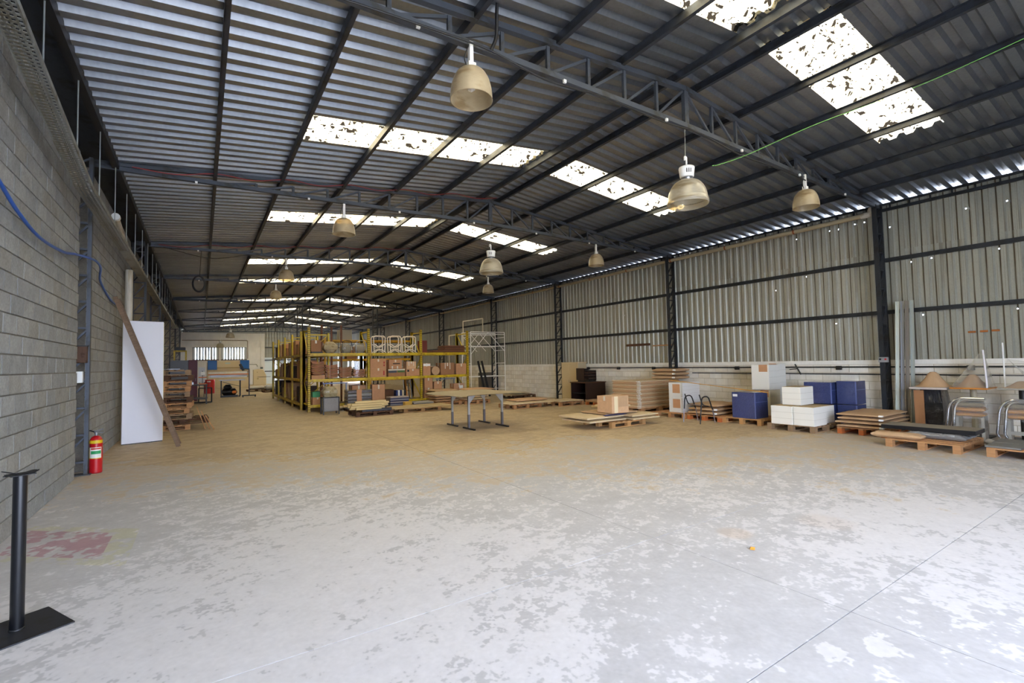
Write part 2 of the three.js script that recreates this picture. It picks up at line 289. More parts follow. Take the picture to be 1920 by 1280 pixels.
// ---- corrugated sheet: profile along Z, straight along the other axis
const PITCH = 0.245;
function profile(z0, pitch, n, h, foot = 0.1, crest = 0.06, lap = false) { // [Z, lift] polyline
  const s = (pitch - foot - crest) / 2, p = [];
  for (let i = 0; i < n; i++) { const z = z0 + i * pitch; p.push([z, 0], [z + foot, 0], [z + foot + s, h], [z + foot + s + crest, h]); }
  p.push([z0 + n * pitch, 0]); if (lap) p.push([z0 + n * pitch + foot * 0.9, 0]); return p;
}
function quads(list) { // list of [a,b,c,d] in plan coordinates with uv
  const pos = [], uv = [];
  for (const [a, b, c, d, t] of list) for (const k of [0, 1, 2, 0, 2, 3]) { const q = [a, b, c, d][k]; const v = V(...q); pos.push(v.x, v.y, v.z); uv.push(...t[k]); }
  const g = new THREE.BufferGeometry(); g.setAttribute('position', new THREE.Float32BufferAttribute(pos, 3)); g.setAttribute('uv', new THREE.Float32BufferAttribute(uv, 2)); g.computeVertexNormals(); return g;
}
function roofSheet(z0, xa, xb, lift = 0, n = 4, pt = PITCH) {
  const p = profile(z0, pt, n, 0.058, 0.1, 0.075, true), q = [];
  for (let i = 0; i + 1 < p.length; i++) {
    const [za, ha] = p[i], [zb, hb] = p[i + 1], A = roofY(xa) + lift, B = roofY(xb) + lift;
    q.push([[xa, A + ha, za], [xb, B + hb * 0 + ha, za], [xb, B + hb, zb], [xa, A + hb, zb], [[xa, za], [xb, za], [xb, zb], [xa, zb]]]);
  }
  return quads(q);
}
const zincTex = tex(512, 512, (u, v) => { const a = wrapn(u, v, 5, 71, 4), b = wrapn(u, v, 60, 73, 2), k = 232 + 26 * (a - 0.5) + 18 * (b - 0.5); return [k, k, k - 1]; });
const zincRough = tex(512, 512, (u, v) => { const k = 205 + 36 * (wrapn(u, v, 30, 75, 3) - 0.5); return [k, k, k]; }, false);
const roofMats = [0x9da2a9, 0x979ca3, 0xa5a9af].map((c) => S(c, 0.5, 0.9, { map: rep(zincTex, 0.6), roughnessMap: rep(zincRough, 0.5) }));
const dirt = tex(1024, 1024, (u, v) => {
  const X = u * 5, Z = v * 5; let k = 0;
  for (const [f, s, th] of [[7, 81, 0.715], [11, 83, 0.725], [17, 85, 0.735]]) k = Math.max(k, sstep(fbm(X * f, Z * f * 1.5, s, 3), th, th + 0.02));
  const speck = sstep(fbm(X * 40, Z * 50, 87, 2), 0.72, 0.78) * 0.85, film = sstep(fbm(X * 0.9, Z * 3, 89, 4), 0.5, 0.8) * 0.35; k = Math.max(k, speck);
  return [lerp(lerp(250, 224, film), 26, k), lerp(lerp(232, 190, film), 22, k), lerp(lerp(184, 118, film), 16, k)];
});
const skylightMat = P({ color: 0xffffff, map: rep(dirt, 0.2), roughness: 1, transmission: 0.55, thickness: 0, ior: 1.3, specularIntensity: 0.3 });
const SKYLIGHTS = [2.38, 7.3, 12.45, 18.45, 23.0, 30.4, 36.7, 42.6, 48.4];
{
  const roof = structGroup('ceiling');
  // rows of four ribs; rows with a skylight carry a translucent sheet between metal lengths
  const rows = []; let z = ZF - 0.25;
  for (const m of [...SKYLIGHTS, ZB + 0.3]) {
    const ribs = Math.max(1, Math.round((m - z) / PITCH)), pt = (m - z) / ribs;
    for (let k = 0; k < ribs; k += 4) rows.push([z + k * pt, pt, Math.min(4, ribs - k), false]);
    if (m < ZB) rows.push([m, PITCH, 4, true]);
    z = m + PITCH * 4;
  }
  for (const [z0, pt, n, light] of rows) {
    for (const [a, b, s0, s1] of [[XG - 0.05, XM - 0.12, 1.3, 5.78], [XR + 0.17, XM + 0.12, 10.22, 6.4]]) {
      const m = pick(roofMats), sg = s0 < XM ? 0.06 : -0.06;
      if (!light) part('roof_sheet', roofSheet(z0, a, b, rnd(0, 0.003), n, pt), m, roof);
      else { part('roof_sheet', roofSheet(z0, a, s0, 0.001, n, pt), m, roof); part('roof_sheet', roofSheet(z0, s1, b, 0.001, n, pt), m, roof); part('skylight_sheet', roofSheet(z0, s0 - sg, s1 + sg, 0.006, n, pt), skylightMat, roof); }
    }
    const l = 0.006 + rnd(0, 0.006);
    part('ridge_cap', [roofSheet(z0, XM - 0.4, XM, l, n, pt), roofSheet(z0, XM + 0.4, XM, l, n, pt)], pick(roofMats), roof);
  }
}
// closed dark gutter soffit over the block wall
struct('trim_1', [box(-2.25, XG - 0.02, 5.3, 5.36, ZF, ZB), box(XG - 0.06, XG, 5.14, 5.36, ZF, ZB), box(-2.3, -2.2, 5.0, 5.36, ZF, ZB)], S(0x4a5058, 0.7, 0.2, { map: grime }));
// ---- right wall cladding with bolt holes
const wallTex = tex(1024, 1024, (u, v) => { // u: eight ribs of 0.2 m, v: 4 m of height
  const z = u * 8, rib = z - Math.floor(z), n = wrapn(u, v, 5, 91, 4), run = vnoise(u * 120, v * 2.5, 93), f = vnoise(u * 220, v * 160, 95), id = hash(Math.floor(z), 3, 5);
  const k = 222 + 24 * (n - 0.5) + 12 * (f - 0.5) + 12 * (id - 0.5);
  const line = Math.max(sstep(Math.abs(rib - 0.46), 0.075, 0.035), sstep(Math.abs(rib - 0.005), 0.03, 0.008) * 0.5) * (0.55 + 0.45 * sstep(vnoise(u * 8 + 3, v * 9, 97), 0.2, 0.6));
  const rust = Math.max(line * 0.92, sstep(run * 0.6 + n * 0.5, 0.62, 0.9) * 0.4);
  return [lerp(k, 118, rust), lerp(k, 96, rust), lerp(k - 4, 70, rust)];
});
const cladMats = [0xbfbdb0, 0xb6b5a9, 0xbab7aa].map((c) => S(c, 0.45, 0.25, { map: wallTex }));
const HOLES = [[4.75, 4.8], [4.95, 4.8], [5.3, 4.76], [5.5, 4.77], [6.0, 4.74], [6.3, 4.74], [4.25, 4.55], [3.72, 4.58], [2.95, 4.62], [2.35, 4.6], [4.8, 3.7], [5.3, 3.72], [5.6, 3.68], [6.1, 3.7], [6.9, 3.45], [9.2, 3.6], [3.9, 3.68], [3.55, 3.7], [2.5, 3.68], [2.2, 3.7], [1.9, 3.72], [4.55, 2.42], [5.45, 2.42], [6.4, 2.5], [3.75, 2.48], [3.55, 2.47], [2.3, 2.46], [2.0, 2.44], [1.75, 1.85], [12.5, 3.3], [27.5, 4.55], [29, 4.5], [24.5, 4.3], [25.5, 3.2], [26.3, 3.1], [30, 2.9], [31, 3.0]];
{
  const w = scene.getObjectByName('wall_right'), pw = 0.2, top = 5.112, bot0 = 1.49, X = XR + 0.05;
  for (let z0 = ZF; z0 < ZB; z0 += 1.0) {
    const p = profile(z0, pw, 5, 0.03, 0.085, 0.055), q = [], bot = z0 > 45.4 && z0 < 50.4 ? 3.0 : bot0; // open side doorway at the far end
    for (let i = 0; i + 1 < p.length; i++) {
      const [za, ha] = p[i], [zb, hb] = p[i + 1], ys = [bot, top], hs = HOLES.filter(([z]) => z >= za + 0.012 && z < zb - 0.012);
      const add = (a, b, y0, y1) => { const f = (z) => lerp(ha, hb, (z - za) / (zb - za)); q.push([[X + f(a), y0, a], [X + f(b), y0, b], [X + f(b), y1, b], [X + f(a), y1, a], [[a / 1.6, y0 / 4], [b / 1.6, y0 / 4], [b / 1.6, y1 / 4], [a / 1.6, y1 / 4]]]); };
      if (!hs.length) { add(za, zb, bot, top); continue; }
      const [hz, hy] = hs[0], r = 0.011, y = hy; add(za, hz - r, bot, top); add(hz + r, zb, bot, top); add(hz - r, hz + r, bot, y - r); add(hz - r, hz + r, y + r, top);
    }
    part('wall_sheet', quads(q), pick(cladMats), w);
  }
}
{ // slatted sliding gate standing in the side doorway
  const g = structGroup('door_1');
  for (let z = 46.0; z < 50.8; z += 0.36) part('slat', box(XR + 0.16, XR + 0.2, 0.05, 2.95, z, z + 0.2), mat.frameDark, g);
  part('rail', [box(XR + 0.2, XR + 0.24, 0.1, 0.18, 45.9, 50.9), box(XR + 0.2, XR + 0.24, 2.8, 2.88, 45.9, 50.9)], mat.frameDark, g);
}
// ---- far wall: white masonry with two louvred openings, metal cladding beside and above
{
  const w = structGroup('wall_far'), Z = ZB - 0.1, wm = S(0xf6f2ea, 0.85, 0, { map: rep(cardTex, 0.3) });
  const [y0, y1] = [2.44, 3.6], ops = [[-0.7, 1.34], [1.56, 3.63]];
  part('masonry', [box(-2, 5.2, 0, y0, Z, Z + 0.2), box(-2, 5.2, y1, 4.95, Z, Z + 0.2), box(-2, ops[0][0], y0, y1, Z, Z + 0.2), box(ops[0][1], ops[1][0], y0, y1, Z, Z + 0.2), box(ops[1][1], 5.2, y0, y1, Z, Z + 0.2)], wm, w);
  part('end_pier', box(4.85, 5.2, 0, 4.95, Z - 0.06, Z), wm, w);
  part('sill', [box(-0.75, 1.4, y0 - 0.08, y0, Z - 0.05, Z + 0.1), box(1.5, 3.68, y0 - 0.08, y0, Z - 0.05, Z + 0.1)], S(0x8a7a66, 0.8), w);
  const sheet = P({ color: 0xd8dcda, roughness: 0.9, transmission: 0.03, thickness: 0 });
  ops.forEach(([a, b], k) => {
    const win = structGroup('window_' + (k + 1));
    for (let i = 0, n = 9; i < n; i++) { const x = a + (b - a) * i / n, ww = (b - a) / n; part('panel', box(x + 0.012, x + ww - 0.012, y0 + 0.01, y1 - 0.01, Z + 0.06 + (i % 2) * 0.04, Z + 0.075 + (i % 2) * 0.04), sheet, win); }
    part('window_frame', [box(a, b, y1 - 0.04, y1, Z + 0.03, Z + 0.14), box(a, b, y0, y0 + 0.03, Z + 0.03, Z + 0.14), box(a, a + 0.03, y0, y1, Z + 0.03, Z + 0.14), box(b - 0.03, b, y0, y1, Z + 0.03, Z + 0.14)], mat.frameDark, win);
  });
  const clad = (x0, x1, ya, yb) => { for (let x = x0; x < x1; x += 0.98) { const e = Math.min(x1, x + 0.98), g = []; for (let u = x; u < e - 0.01; u += 0.245) g.push(box(u, Math.min(e, u + 0.13), ya, yb, Z + 0.16, Z + 0.17), box(u + 0.13, Math.min(e, u + 0.245), ya, yb, Z + 0.12, Z + 0.13), box(u + 0.12, u + 0.135, ya, yb, Z + 0.12, Z + 0.17)); part('wall_sheet', g, pick(cladMats), w); } };
  clad(5.2, 13.3, 2.6, 5.95); clad(-2, 5.2, 4.95, 5.95);
  const pale = P({ color: 0xe0e6e2, roughness: 0.95, transmission: 0.045, thickness: 0 });
  for (let x = 5.2; x < 13.2; x += 1) part('translucent_sheet', box(x + 0.01, x + 0.99, 0, 2.6, Z + 0.14, Z + 0.16), x < 8 ? pale : pick(cladMats), w);
  part('cladding_rail', [box(5.2, 13.2, 1.2, 1.28, Z, Z + 0.1), box(5.2, 13.2, 2.3, 2.38, Z, Z + 0.1), box(5.2, 13.2, 3.55, 3.63, Z, Z + 0.1)], mat.frameDark, w);
  const f = structGroup('wall_front'), fm = S(0xb5b0a4, 0.9, 0, { map: blockTex });
  const [dx0, dx1, dh] = DOOR;
  part('masonry', [box(-2.3, dx0, 0, 5.3, ZF - 0.2, ZF), box(dx1, 13.5, 0, 5.0, ZF - 0.2, ZF), box(dx0, dx1, dh, 5.05, ZF - 0.2, ZF)], fm, f);
  part('gable', prism([[-2.3, 5.0], [13.5, 5.0], [13.5, 5.05], [6.1, 5.84], [-1.3, 5.1], [-2.3, 5.36]], ZF - 0.18, ZF - 0.02), fm, f);
}
// ---------------------------------------------------------------- steelwork
const TRUSS = [4.4, 10.2, 16.15, 21.6, 28.2, 34.2, 40.2, 46.2, 51.9];
const TRUSS_WORD = ['first', 'second', 'third', 'fourth', 'fifth', 'sixth', 'seventh', 'eighth', 'ninth'];
const purlinX = [0.17, 1.28, 2.46, 3.6, 4.72, 5.82];
{
  const sides = [['block wall', (x) => x], ['metal wall', (x) => 2 * XM - x]];
  const order = ['sixth', 'fifth', 'fourth', 'third', 'second', 'first'];
  for (const [side, f] of sides) purlinX.forEach((x, i) => {
    const X = f(x), y = roofY(X) - 0.004, s = X < XM ? 1 : -1, g = [];
    for (let k = 0; k < TRUSS.length + 1; k++) { const a = k ? TRUSS[k - 1] : ZF, b = k < TRUSS.length ? TRUSS[k] : ZB; if (b - a > 0.3) g.push(box(X - 0.006, X + 0.006, y - 0.11, y, a, b), box(X, X + s * 0.05, y - 0.008, y, a, b), box(X, X + s * 0.05, y - 0.11, y - 0.102, a, b)); }
    solo('roof_purlin', g, mat.purlin, `${order[i]} dark steel roof purlin from the ridge on the ${side} side`, 'purlin', 'roof purlins');
  });
}
TRUSS.forEach((Z, t) => {
  const far = t > 4, heavy = t === 4;
  const g = thing('roof_truss', `grey steel lattice roof truss, ${TRUSS_WORD[t]} from the open front`, 'truss', [0, 0, Z], 0, 'roof trusses');
  const m = heavy ? mat.frameDark : mat.frame, sz = heavy ? 0.1 : 0.07;
  const topY = (X) => roofY(X) - 0.16, x0 = XL + 0.06, x1 = XR - 0.12;
  const botY = (X) => 5.02 + 0.11 * (1 - Math.min(1, Math.abs(X - XM) / 7.2));
  const span = (f, pts) => pts.slice(1).map((x, i) => bar([pts[i], f(pts[i]), 0], [x, f(x), 0], sz));
  part('top_chord', span((X) => Math.max(topY(X), botY(X) + 0.05), [x0, XM, x1]), m, g);
  part('bottom_chord', span(botY, [x0, -0.6, XM, x1]), m, g);
  const n = 9, xs = []; for (let k = 1; k <= n; k++) xs.push(XM - k * 0.655);
  part('king_post', bar([XM, botY(XM), 0], [XM, topY(XM), 0], 0.09, 0.06), m, g);
  for (const s of [1, -1]) xs.forEach((x, k) => {
    const X = s > 0 ? x : 2 * XM - x, Xi = X + s * 0.655;
    if (topY(X) - botY(X) > 0.06) part('vertical', bar([X, botY(X), 0], [X, topY(X), 0], 0.045, 0.04), m, g);
    part('diagonal', bar([X, botY(X), 0.012], [Xi, topY(Xi), 0.012], 0.035, 0.03), m, g);
  });
  // clips that hold the wiring under the chord
  if (!far) for (let k = 0; k < 7; k++) part('cable_clip', box(x0 + 1.4 + k * 1.9, x0 + 1.44 + k * 1.9, botY(x0 + 1.4 + k * 1.9) - 0.07, botY(x0 + 1.4 + k * 1.9) - 0.03, -0.06, -0.035), mat.label, g);
});
function latticeColumn(name, label, X0, X1, Z, H, base, group, m = mat.frameDark, w = 0.09) {
  const g = thing(name, label, 'column', [X0, base, Z], 0, group), L = X1 - X0;
  part('chord', box(-0.02, 0.03, 0, H - base, -w / 2, w / 2), m, g); part('chord', box(L - 0.03, L + 0.02, 0, H - base, -w / 2, w / 2), m, g);
  const st = 0.42, n = Math.floor((H - base) / st);
  for (let k = 0; k < n; k++) { part('rung', bar([0, k * st + 0.2, 0], [L, k * st + 0.2, 0], 0.03, w * 0.5), m, g); part('diagonal', bar([0, k * st + 0.2, 0], [L, Math.min(H - base, k * st + 0.2 + st), 0], 0.026, w * 0.4), m, g); }
  part('base_plate', box(-0.06, L + 0.06, 0, 0.015, -w, w), m, g);
  return g;
}
TRUSS.slice(0, 7).forEach((Z, t) => latticeColumn('lattice_column', `dark steel lattice column on the metal clad wall under the ${TRUSS_WORD[t]} truss`, 12.86, 13.17, Z, 5.05, 0, 'lattice columns along the metal wall'));
latticeColumn('lattice_column', 'grey lattice column in the block wall recess beside the fire extinguisher', -1.84, -1.5, 9.98, 5.05, 0, 'lattice columns along the block wall', mat.frame, 0.1);
TRUSS.slice(2, 7).forEach((Z, t) => latticeColumn('lattice_column', `dark lattice column against the block wall under the ${TRUSS_WORD[t + 2]} truss`, -1.56, -1.28, Z, 5.05, 0, 'lattice columns along the block wall', mat.frameDark, 0.1));
for (const [X, w] of [[4.38, 'one on the block wall side'], [8.55, 'one on the metal wall side']]) latticeColumn('lattice_post', `black free standing lattice post under the fifth truss, ${w}`, X, X + 0.28, 28.2, 5.0, 0, 'lattice posts under the heavy truss', mat.black, 0.1);
solo('gutter_beam', [box(XG - 0.05, XG + 0.04, 5.0, 5.14, ZF, ZB)], mat.black, 'long black eaves beam above the perforated cable tray', 'beam');
solo('wall_girt', [box(XR - 0.01, XR + 0.05, 2.55, 2.64, ZF, 45.9)], mat.frameDark, 'lower horizontal steel girt across the corrugated metal wall', 'girt', 'wall girts');
solo('wall_girt', [box(XR - 0.01, XR + 0.05, 3.75, 3.84, ZF, ZB)], mat.frameDark, 'upper horizontal steel girt across the corrugated metal wall', 'girt', 'wall girts');
{
  const g = thing('eaves_lattice', 'dark steel eaves lattice rail along the top of the metal wall', 'rail', [XR, 4.96, 0]);
  part('lower_rail', box(-0.03, 0.04, -0.03, 0.03, ZF, ZB), mat.frameDark, g); part('upper_rail', box(-0.03, 0.04, 0.11, 0.15, ZF, ZB), mat.frameDark, g);
  const bars = []; for (let z = 0.6; z < 50; z += 0.36) bars.push(box(0, 0.02, 0.03, 0.11, z, z + 0.025)); part('stiffener', bars, mat.frameDark, g);
}
// ---- pipes, conduits, cable tray
{
  const p = thing('drain_pipe', 'long beige plastic drain pipe under the eaves of the metal wall', 'pipe', [12.98, 4.88, 0]);
  part('pipe_run', rod([0, 0, 4.62], [0, 0, 40], 0.055, 12), mat.beigePipe, p);
  part('elbow', bent([[0, 0, 4.7], [0, 0, 4.5], [0.0, 0.12, 4.5], [0.12, 0.14, 4.5]], 0.068, 0.06, 10), mat.whitePipe, p);
  for (let z = 6.2; z < 38; z += 1.95) part('pipe_clip', rod([0, 0, z], [0, 0, z + 0.04], 0.062, 12), S(0x8a4a24, 0.7), p);
  const e = thing('electrical_conduit', 'upper grey conduit with junction boxes along the low painted wall', 'conduit', [XR, 0, 0]);
  part('conduit_run', [rod([-0.03, 1.34, 2.0], [-0.03, 1.34, 14.5], 0.017, 6), rod([-0.03, 1.34, ZF + 0.2], [-0.03, 1.34, 2.0], 0.017, 6)], mat.darkSteel, e);
  for (const z of [14.45, 12.79, 11.13, 8.06, 5.4, 3.0]) part('junction_box', rbox(-0.09, -0.014, 1.27, 1.37, z - 0.06, z + 0.06, 0.012), mat.darkSteel, e);
  solo('electrical_conduit', rod([XR - 0.03, 1.17, ZF + 0.2], [XR - 0.03, 1.17, 9.6], 0.014, 6), mat.darkSteel, 'lower thin grey conduit running along the low painted wall', 'conduit');
  solo('bracket', [bar([XR - 0.075, 1.42, 6.42], [XR - 0.08, 1.15, 6.28], 0.025), bar([XR - 0.08, 1.3, 6.34], [XR - 0.1, 1.28, 6.55], 0.02)], mat.darkSteel, 'broken rusty bracket hanging between the two wall conduits', 'bracket');
  const sw = thing('switch_box', 'small grey switch box with red button on lattice column', 'switch', [12.84, 1.5, 4.36]);
  part('housing', rbox(-0.06, 0, -0.05, 0.07, -0.09, 0.09, 0.01), S(0x8a8c8e, 0.5), sw); part('button', rod([-0.06, 0.02, -0.05], [-0.075, 0.02, -0.05], 0.02, 10), mat.red, sw); part('button', rod([-0.06, 0.02, 0.05], [-0.075, 0.02, 0.05], 0.02, 10), mat.black, sw);
  const t = thing('cable_tray', 'long perforated galvanised cable tray hung beside the block wall', 'cable tray', [-1.3, 4.0, 0]);
  const zb = 8.2, z0 = 3.2, nx = 4, w = 0.17, pz = 0.05, galv = S(0xa4a7a2, 0.5, 0.4, { map: grime });
  const rise = (g) => { const p = g.attributes.position; for (let i = 0; i < p.count; i++) p.setY(i, p.getY(i) + Math.max(0, zb + p.getZ(i)) * 0.15); return g; }; // climbs towards the entrance
  const gz = []; for (let k = 0; k <= nx; k++) gz.push(rise(box(-w / 2 + k * w / nx - 0.009, -w / 2 + k * w / nx + 0.009, -0.002, 0.002, z0, zb)), box(-w / 2 + k * w / nx - 0.009, -w / 2 + k * w / nx + 0.009, -0.002, 0.002, zb, 12));
  for (let z = z0; z < 12; z += pz) gz.push(rise(box(-w / 2, w / 2, -0.002, 0.002, z, z + pz * 0.5)));
  part('perforated_floor', gz, galv, t); part('tray_floor', box(-w / 2, w / 2, -0.003, 0.002, 12, 34), galv, t);
  for (const s of [-1, 1]) part('flange', [rise(box(s * w / 2 - 0.002, s * w / 2 + 0.002, 0, 0.07, z0, zb)), box(s * w / 2 - 0.002, s * w / 2 + 0.002, 0, 0.07, zb, 34)], galv, t);
  part('cables', [tube([[0.03, 0.8, 3.5], [0.02, 0.03, 8.4], [0.04, 0.02, 14], [0.02, 0.03, 30]], 0.014, 40, 6, 0.1), tube([[-0.03, 0.8, 3.5], [-0.03, 0.02, 9], [-0.04, 0.02, 16], [0, 0.02, 30]], 0.011, 40, 6, 0.1)], mat.wireBlack, t);
  for (let z = 5.8; z < 30; z += 1.43) { const y = Math.max(0, zb - z) * 0.15, r = part('hanger_rod', rod([0.08, y, z], [0.08, 1.1, z], 0.008, 5), S(0xa5aaa8, 0.4, 0.6), t); part('rod_plate', box(0.05, 0.12, 1.05, 1.11, z - 0.035, z + 0.035), mat.label, r); }
  const d = thing('down_pipe', 'white vertical drain pipe on the block wall behind the white panel', 'pipe', [-1.44, 0, 14.2]);
  part('pipe_run', rod([0, 0.0, 0], [0, 3.98, 0], 0.075, 14), mat.whitePipe, d);
  const o = thing('drain_pipe', 'dusty pale drain pipe running along above the cable tray', 'pipe', [-1.42, 4.62, 11.9]);
  part('pipe_run', rod([0, 0, 0], [-0.02, -0.3, 2.2], 0.05, 12), mat.whitePipe, o); part('end_cap', rod([0, 0, -0.06], [0, 0, 0.05], 0.07, 12), mat.white, o);
}
// ---- wiring
solo('air_hose', tube([[-1.5, 3.5, 4.6], [-1.5, 3.37, 5.6], [-1.5, 3.18, 6.4], [-1.5, 3.1, 7.2], [-1.5, 3.16, 8.2], [-1.5, 3.27, 8.9], [-1.43, 3.35, 9.6], [-1.41, 3.36, 10.0], [-1.43, 3.34, 10.4], [-1.54, 3.24, 11.2], [-1.557, 3.06, 12.5], [-1.557, 3.06, 13.7]], 0.018, 120, 7), mat.blueHose, 'blue air hose looped along the block wall', 'hose');
for (const [Z, lab, m] of [[10.02, 'red cable sagging along the top of the second truss', mat.wireRed], [15.97, 'dark red cable sagging along the top of the third truss', mat.wireRed]]) {
  const pts = []; for (let k = 0; k <= 12; k++) { const X = -1.0 + k * 0.6; pts.push([X, roofY(X) - 0.09 - (k % 2 ? 0.07 : 0), Z]); } solo('cable', tube(pts, 0.009, 90, 5), m, lab, 'cable');
}
solo('cable', tube([[1.0, 4.95, 4.3], [1.9, 5.0, 4.3], [2.6, 5.02, 4.3], [3.4, 4.93, 4.3], [4.3, 5.0, 4.3], [5.4, 4.98, 4.3], [6.3, 5.02, 4.3], [7.4, 4.93, 4.3], [8.6, 4.95, 4.3], [9.5, 4.93, 4.3]], 0.012, 90, 5), mat.wireBlack, 'grey cable clipped under the first roof truss', 'cable');
solo('cable', tube([[2.62, 5.02, 4.3], [2.68, 5.2, 4.28], [2.66, 5.5, 4.22], [2.7, 5.62, 4.2]], 0.02, 24, 6), mat.wireBlack, 'thick black cable rising beside the first hanging lamp', 'cable');
solo('cable', tube([[8.1, 5.33, 1.0], [7.55, 5.0, 2.0], [7.0, 4.78, 3.0], [6.7, 4.6, 3.8], [6.5, 4.53, 4.15], [6.42, 4.52, 4.2]], 0.004, 60, 5), mat.wireGreen, 'green and yellow cable strung from the roof to the large middle lamp', 'cable');
solo('cable', tube([[-0.9, 5.0, 16.1], [0.2, 4.8, 16.1], [1.2, 4.98, 16.1], [2.2, 4.78, 16.1], [3.2, 5.0, 16.1]], 0.011, 50, 5), mat.wireBlack, 'black cable drooping under the third roof truss', 'cable');
solo('cable_coil', [0, 1, 2].map((k) => tube(Array.from({ length: 12 }, (_, i) => { const a = i / 12 * Math.PI * 2; return [-0.08 + Math.cos(a) * (0.13 + k * 0.012), 4.04 + Math.sin(a) * (0.21 + k * 0.012), 16.1 + k * 0.02]; }), 0.014, 40, 5, 0.5, true)).concat(rod([-0.06, 4.24, 16.12], [-0.02, 5.05, 16.15], 0.01, 5)), mat.wireBlack, 'coil of black cable hanging below the third truss', 'cable');
// ---- high bay lamps
const lampGlass = P({ color: 0xd9c7a4, roughness: 0.42, transmission: 0.5, thickness: 0, ior: 1.45, map: grime }), lampClear = P({ color: 0xe6dcc4, roughness: 0.3, transmission: 0.6, thickness: 0, ior: 1.45, map: grime });
function dome(R, H) { const p = []; for (let k = 0; k <= 16; k++) { const t = k / 16; p.push([R * (0.2 + 0.8 * Math.sin(t * Math.PI / 2) ** 0.85), H * Math.cos(t * Math.PI / 2) ** 0.95]); } p.push([R * 1.02, -0.012], [R * 0.99, -0.012]); return p; }
function smallLamp(at, label, drop) {
  const g = thing('pendant_lamp', label, 'lamp', at, 0, 'small pendant lamps'), R = 0.225, H = 0.33;
  part('reflector_dome', lathe(dome(R, H), 32), lampGlass, g);
  part('stem', box(-0.022, 0.022, H + 0.0, H + drop, -0.022, 0.022), mat.label, g); part('collar', box(-0.04, 0.045, H - 0.01, H + 0.07, -0.035, 0.035), mat.label, g);
  part('bulb', lathe([[0, 0.08], [0.04, 0.1], [0.055, 0.16], [0.045, 0.22], [0.025, 0.27], [0.025, 0.33]], 14), P({ color: 0xffffff, roughness: 0.1, transmission: 0.7, thickness: 0 }), g);
  part('flex', tube([[-0.05, H + 0.02, 0], [-0.07, H + 0.12, 0.01], [-0.02, H + drop * 0.9, 0.0]], 0.006, 16, 5), mat.wireBlack, g);
  return g;
}
function bigLamp(at, label, drop) {
  const g = thing('pendant_lamp', label, 'lamp', at, 0, 'large pendant lamps'), R = 0.29, H = 0.36;
  part('prismatic_dome', lathe(dome(R, H), 40), lampClear, g); part('rim', lathe([[R, 0.0], [R * 1.03, 0.01], [R * 1.03, 0.03], [R * 0.985, 0.08], [R * 0.98, 0.07]], 40), lampClear, g);
  part('neck', lathe([[0.07, H - 0.01], [0.075, H + 0.03], [0.09, H + 0.04]], 20), mat.steel, g);
  part('ballast_housing', lathe([[0, H + 0.03], [0.09, H + 0.04], [0.1, H + 0.06], [0.115, H + 0.18], [0.11, H + 0.2], [0, H + 0.205]], 24), S(0xe8e8e6, 0.45), g);
  for (let k = 0; k < 6; k++) { const a = -0.9 + k * 0.25 + (k > 2 ? 1.0 : 0); part('vent_slot', bar([Math.sin(a) * 0.112, H + 0.09, Math.cos(a) * -0.112], [Math.sin(a) * 0.118, H + 0.15, Math.cos(a) * -0.118], 0.008), mat.darkSteel, g); }
  part('hook', bent([[0, H + 0.2, 0], [0, H + 0.36, 0], [-0.04, H + 0.36, 0], [-0.04, H + 0.3, 0]], 0.013, 0.02), mat.label, g);
  part('chain', rod([-0.02, H + 0.35, 0], [0, H + drop, 0], 0.005, 5), mat.steel, g);
  part('bulb', lathe([[0, 0.1], [0.05, 0.13], [0.06, 0.2], [0.03, 0.3], [0.03, 0.37]], 14), P({ color: 0xffffff, roughness: 0.1, transmission: 0.7, thickness: 0 }), g);
  return g;
}
smallLamp([2.4, 4.44, 4.36], 'beige dome lamp on a white stem under the first truss, block wall side', 0.3);
smallLamp([9.6, 4.45, 4.36], 'amber dome lamp on a white stem under the first truss, metal wall side', 0.3);
bigLamp([6.08, 3.93, 4.4], 'large clear ribbed dome lamp hanging on a chain below the first truss', 1.12);
smallLamp([2.5, 4.4, 10.2], 'grey dome lamp under the second truss, block wall side', 0.32);
smallLamp([9.7, 4.42, 10.2], 'grey dome lamp under the second truss, metal wall side', 0.32);
bigLamp([6.1, 3.88, 10.2], 'large clear dome lamp hanging on a chain below the second truss', 1.15);
smallLamp([2.2, 4.33, 16.15], 'brown dusty dome lamp under the third truss, block wall side', 0.35);
smallLamp([9.5, 4.4, 16.15], 'brown dusty dome lamp under the third truss, metal wall side', 0.3);
smallLamp([2.55, 4.45, 21.6], 'brown dusty dome lamp under the fourth truss, block wall side', 0.3);
bigLamp([1.75, 3.85, 40.2], 'large pale dome lamp in front of the white end wall', 1.1);
bigLamp([1.3, 3.35, 46.2], 'lower pale dome lamp in front of the white end wall', 1.6);
